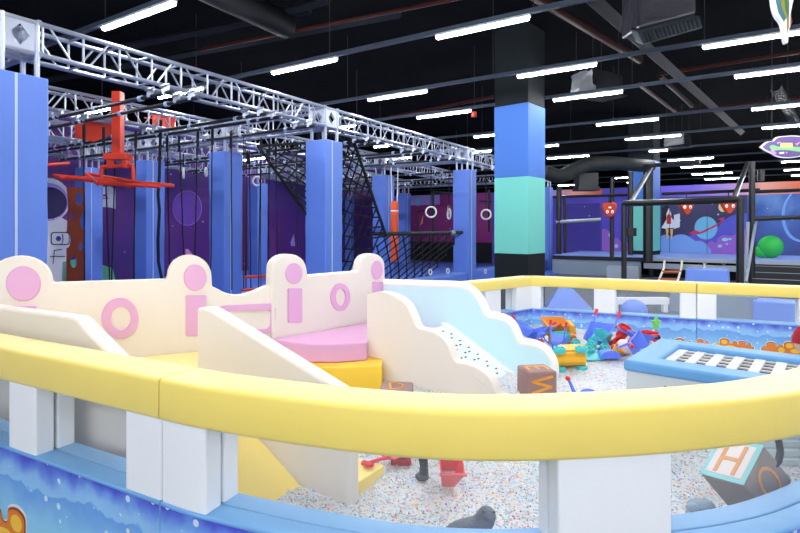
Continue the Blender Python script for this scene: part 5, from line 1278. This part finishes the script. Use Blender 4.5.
# grey seal toy: one continuous body
p = PZ(476, 549, ZBEAD)
t = thing('toy_seal', 'grey rubber toy seal lying close behind the blue ledge', 'toy animal', tuple(p))
me_ = bmesh.new(); g = G(M_toygrey)
sp = [(-.115, .02, .02, .018), (-.075, .015, .04, .036), (-.03, .01, .052, .044), (.012, .0, .068, .04), (.03, -.004, .10, .034), (.036, -.012, .125, .031), (.036, -.035, .128, .02), (.036, -.05, .122, .01)]
R = []
for i, (x, y, z, r) in enumerate(sp):
    a = Vector(sp[max(i-1, 0)][:3]); b = Vector(sp[min(i+1, len(sp)-1)][:3]); d = (b-a).normalized(); u = d.cross(Vector((0, 1, .3))).normalized(); w = u.cross(d)
    R.append([g.bm.verts.new(p+Vector((x, y, z))+r*(math.cos(2*PI*k/14)*u+math.sin(2*PI*k/14)*w)) for k in range(14)])
for A, B in zip(R, R[1:]):
    for k in range(14): g.face([A[k], A[(k+1) % 14], B[(k+1) % 14], B[k]])
g.face(R[0][::-1]); g.face(R[-1]); part(g, 'body', t, subsurf=1)
for s in (-1, 1):
    g = G(M_toygrey); g.ell((0, 0, 0), (.05, .02, .008), M=Matrix.Translation(p+Vector((.005, s*.04-.01, .02))) @ Matrix.Rotation(s*.9, 4, 'Z') @ Matrix.Rotation(.3, 4, 'Y')); part(g, 'flipper', t)
    g = G(PR['black']); g.ell(p+Vector((.036+s*.017, -.036, .14)), (.004, .004, .004), u=8, v=6); part(g, 'eye', t)
p = PZ(523, 541, ZBEAD); g = G(M_toyblack); g.prism([(-.022, 0), (-.012, .026), (.004, .05), (.012, .036), (.018, 0)], lambda q: (p.x+q[0], p.y-.008, p.z-.005+q[1]), lambda q: (p.x+q[0], p.y+.008, p.z-.005+q[1])); solo(g, 'toy_fin', 'small dark toy fin poking out of the beads beside the seal', 'toy', bevel=.004)
p = PZ(706, 508, ZBEAD); lump('toy_turtle', 'blue grey toy lump lying below the letter H block', 'toy animal', p+Vector((-.02, 0, .01)), (.05, .035, .022), mat('toy_bluegrey', (150, 172, 194), .6, bump=.5, bscale=30, var=.3, vscale=25), [(p+Vector((-.06, -.02, .012)), (.025, .02, .016)), (p+Vector((.055, -.03, .006)), (.03, .015, .008))])
g = G(M_toyblack); g.tube([PY(773, 430, 2.0), PY(779, 442, 2.0), PY(780.5, 452, 1.98), PY(778.5, 461, 1.96), PY(773.5, 466, 1.95)], .012, 10); p = PY(773.5, 466, 1.95)
solo(g, 'toy_hook', 'curved black toy handle behind the letter H block', 'toy')
a = PZ(786, 480, ZBEAD); g = G(mat('pale_green_ribbed', (206, 220, 216), .5)); 
for i in range(6): g.box((a.x+.05, a.y+.22, ZBEAD+.02+.04*i), (.2, .2, .032), Matrix())
g.box((a.x+.05, a.y+.22, ZBEAD+.12), (.19, .19, .24)); solo(g, 'ribbed_box', 'pale green ribbed box behind the curved window at the right', 'box', bevel=.006)
# red ribbed toy on the far corner of the box
p = PY(802, 341, 3.06); g = G(M_darkred); pr = []
for i in range(9):
    a = i/8; z = .085*a; r = .055*math.cos(a*1.25)**.6; pr += [(r*.96, z), (r, z+.004)]
pr.append((.001, .096)); p = Vector((p.x+.006, p.y, .852)); g.lathe(pr, p, n=24)
t = thing('toy_figure', 'small toy figure in a dark red ribbed cap on the blue topped box', 'toy', (p.x, p.y, .80))
part(g, 'ribbed_cap', t)
g = G(mat('toy_skin', (226, 190, 160), .5)); g.ell((p.x, p.y, .836), (.042, .042, .038)); part(g, 'head', t)

# ------------------------------------------------------------------ light of the hall
w = bpy.data.worlds.new('hall_ambience'); SC.world = w; w.use_nodes = True
bg = w.node_tree.nodes['Background']; bg.inputs['Color'].default_value = (.82, .9, 1.0, 1); bg.inputs['Strength'].default_value = 1.5
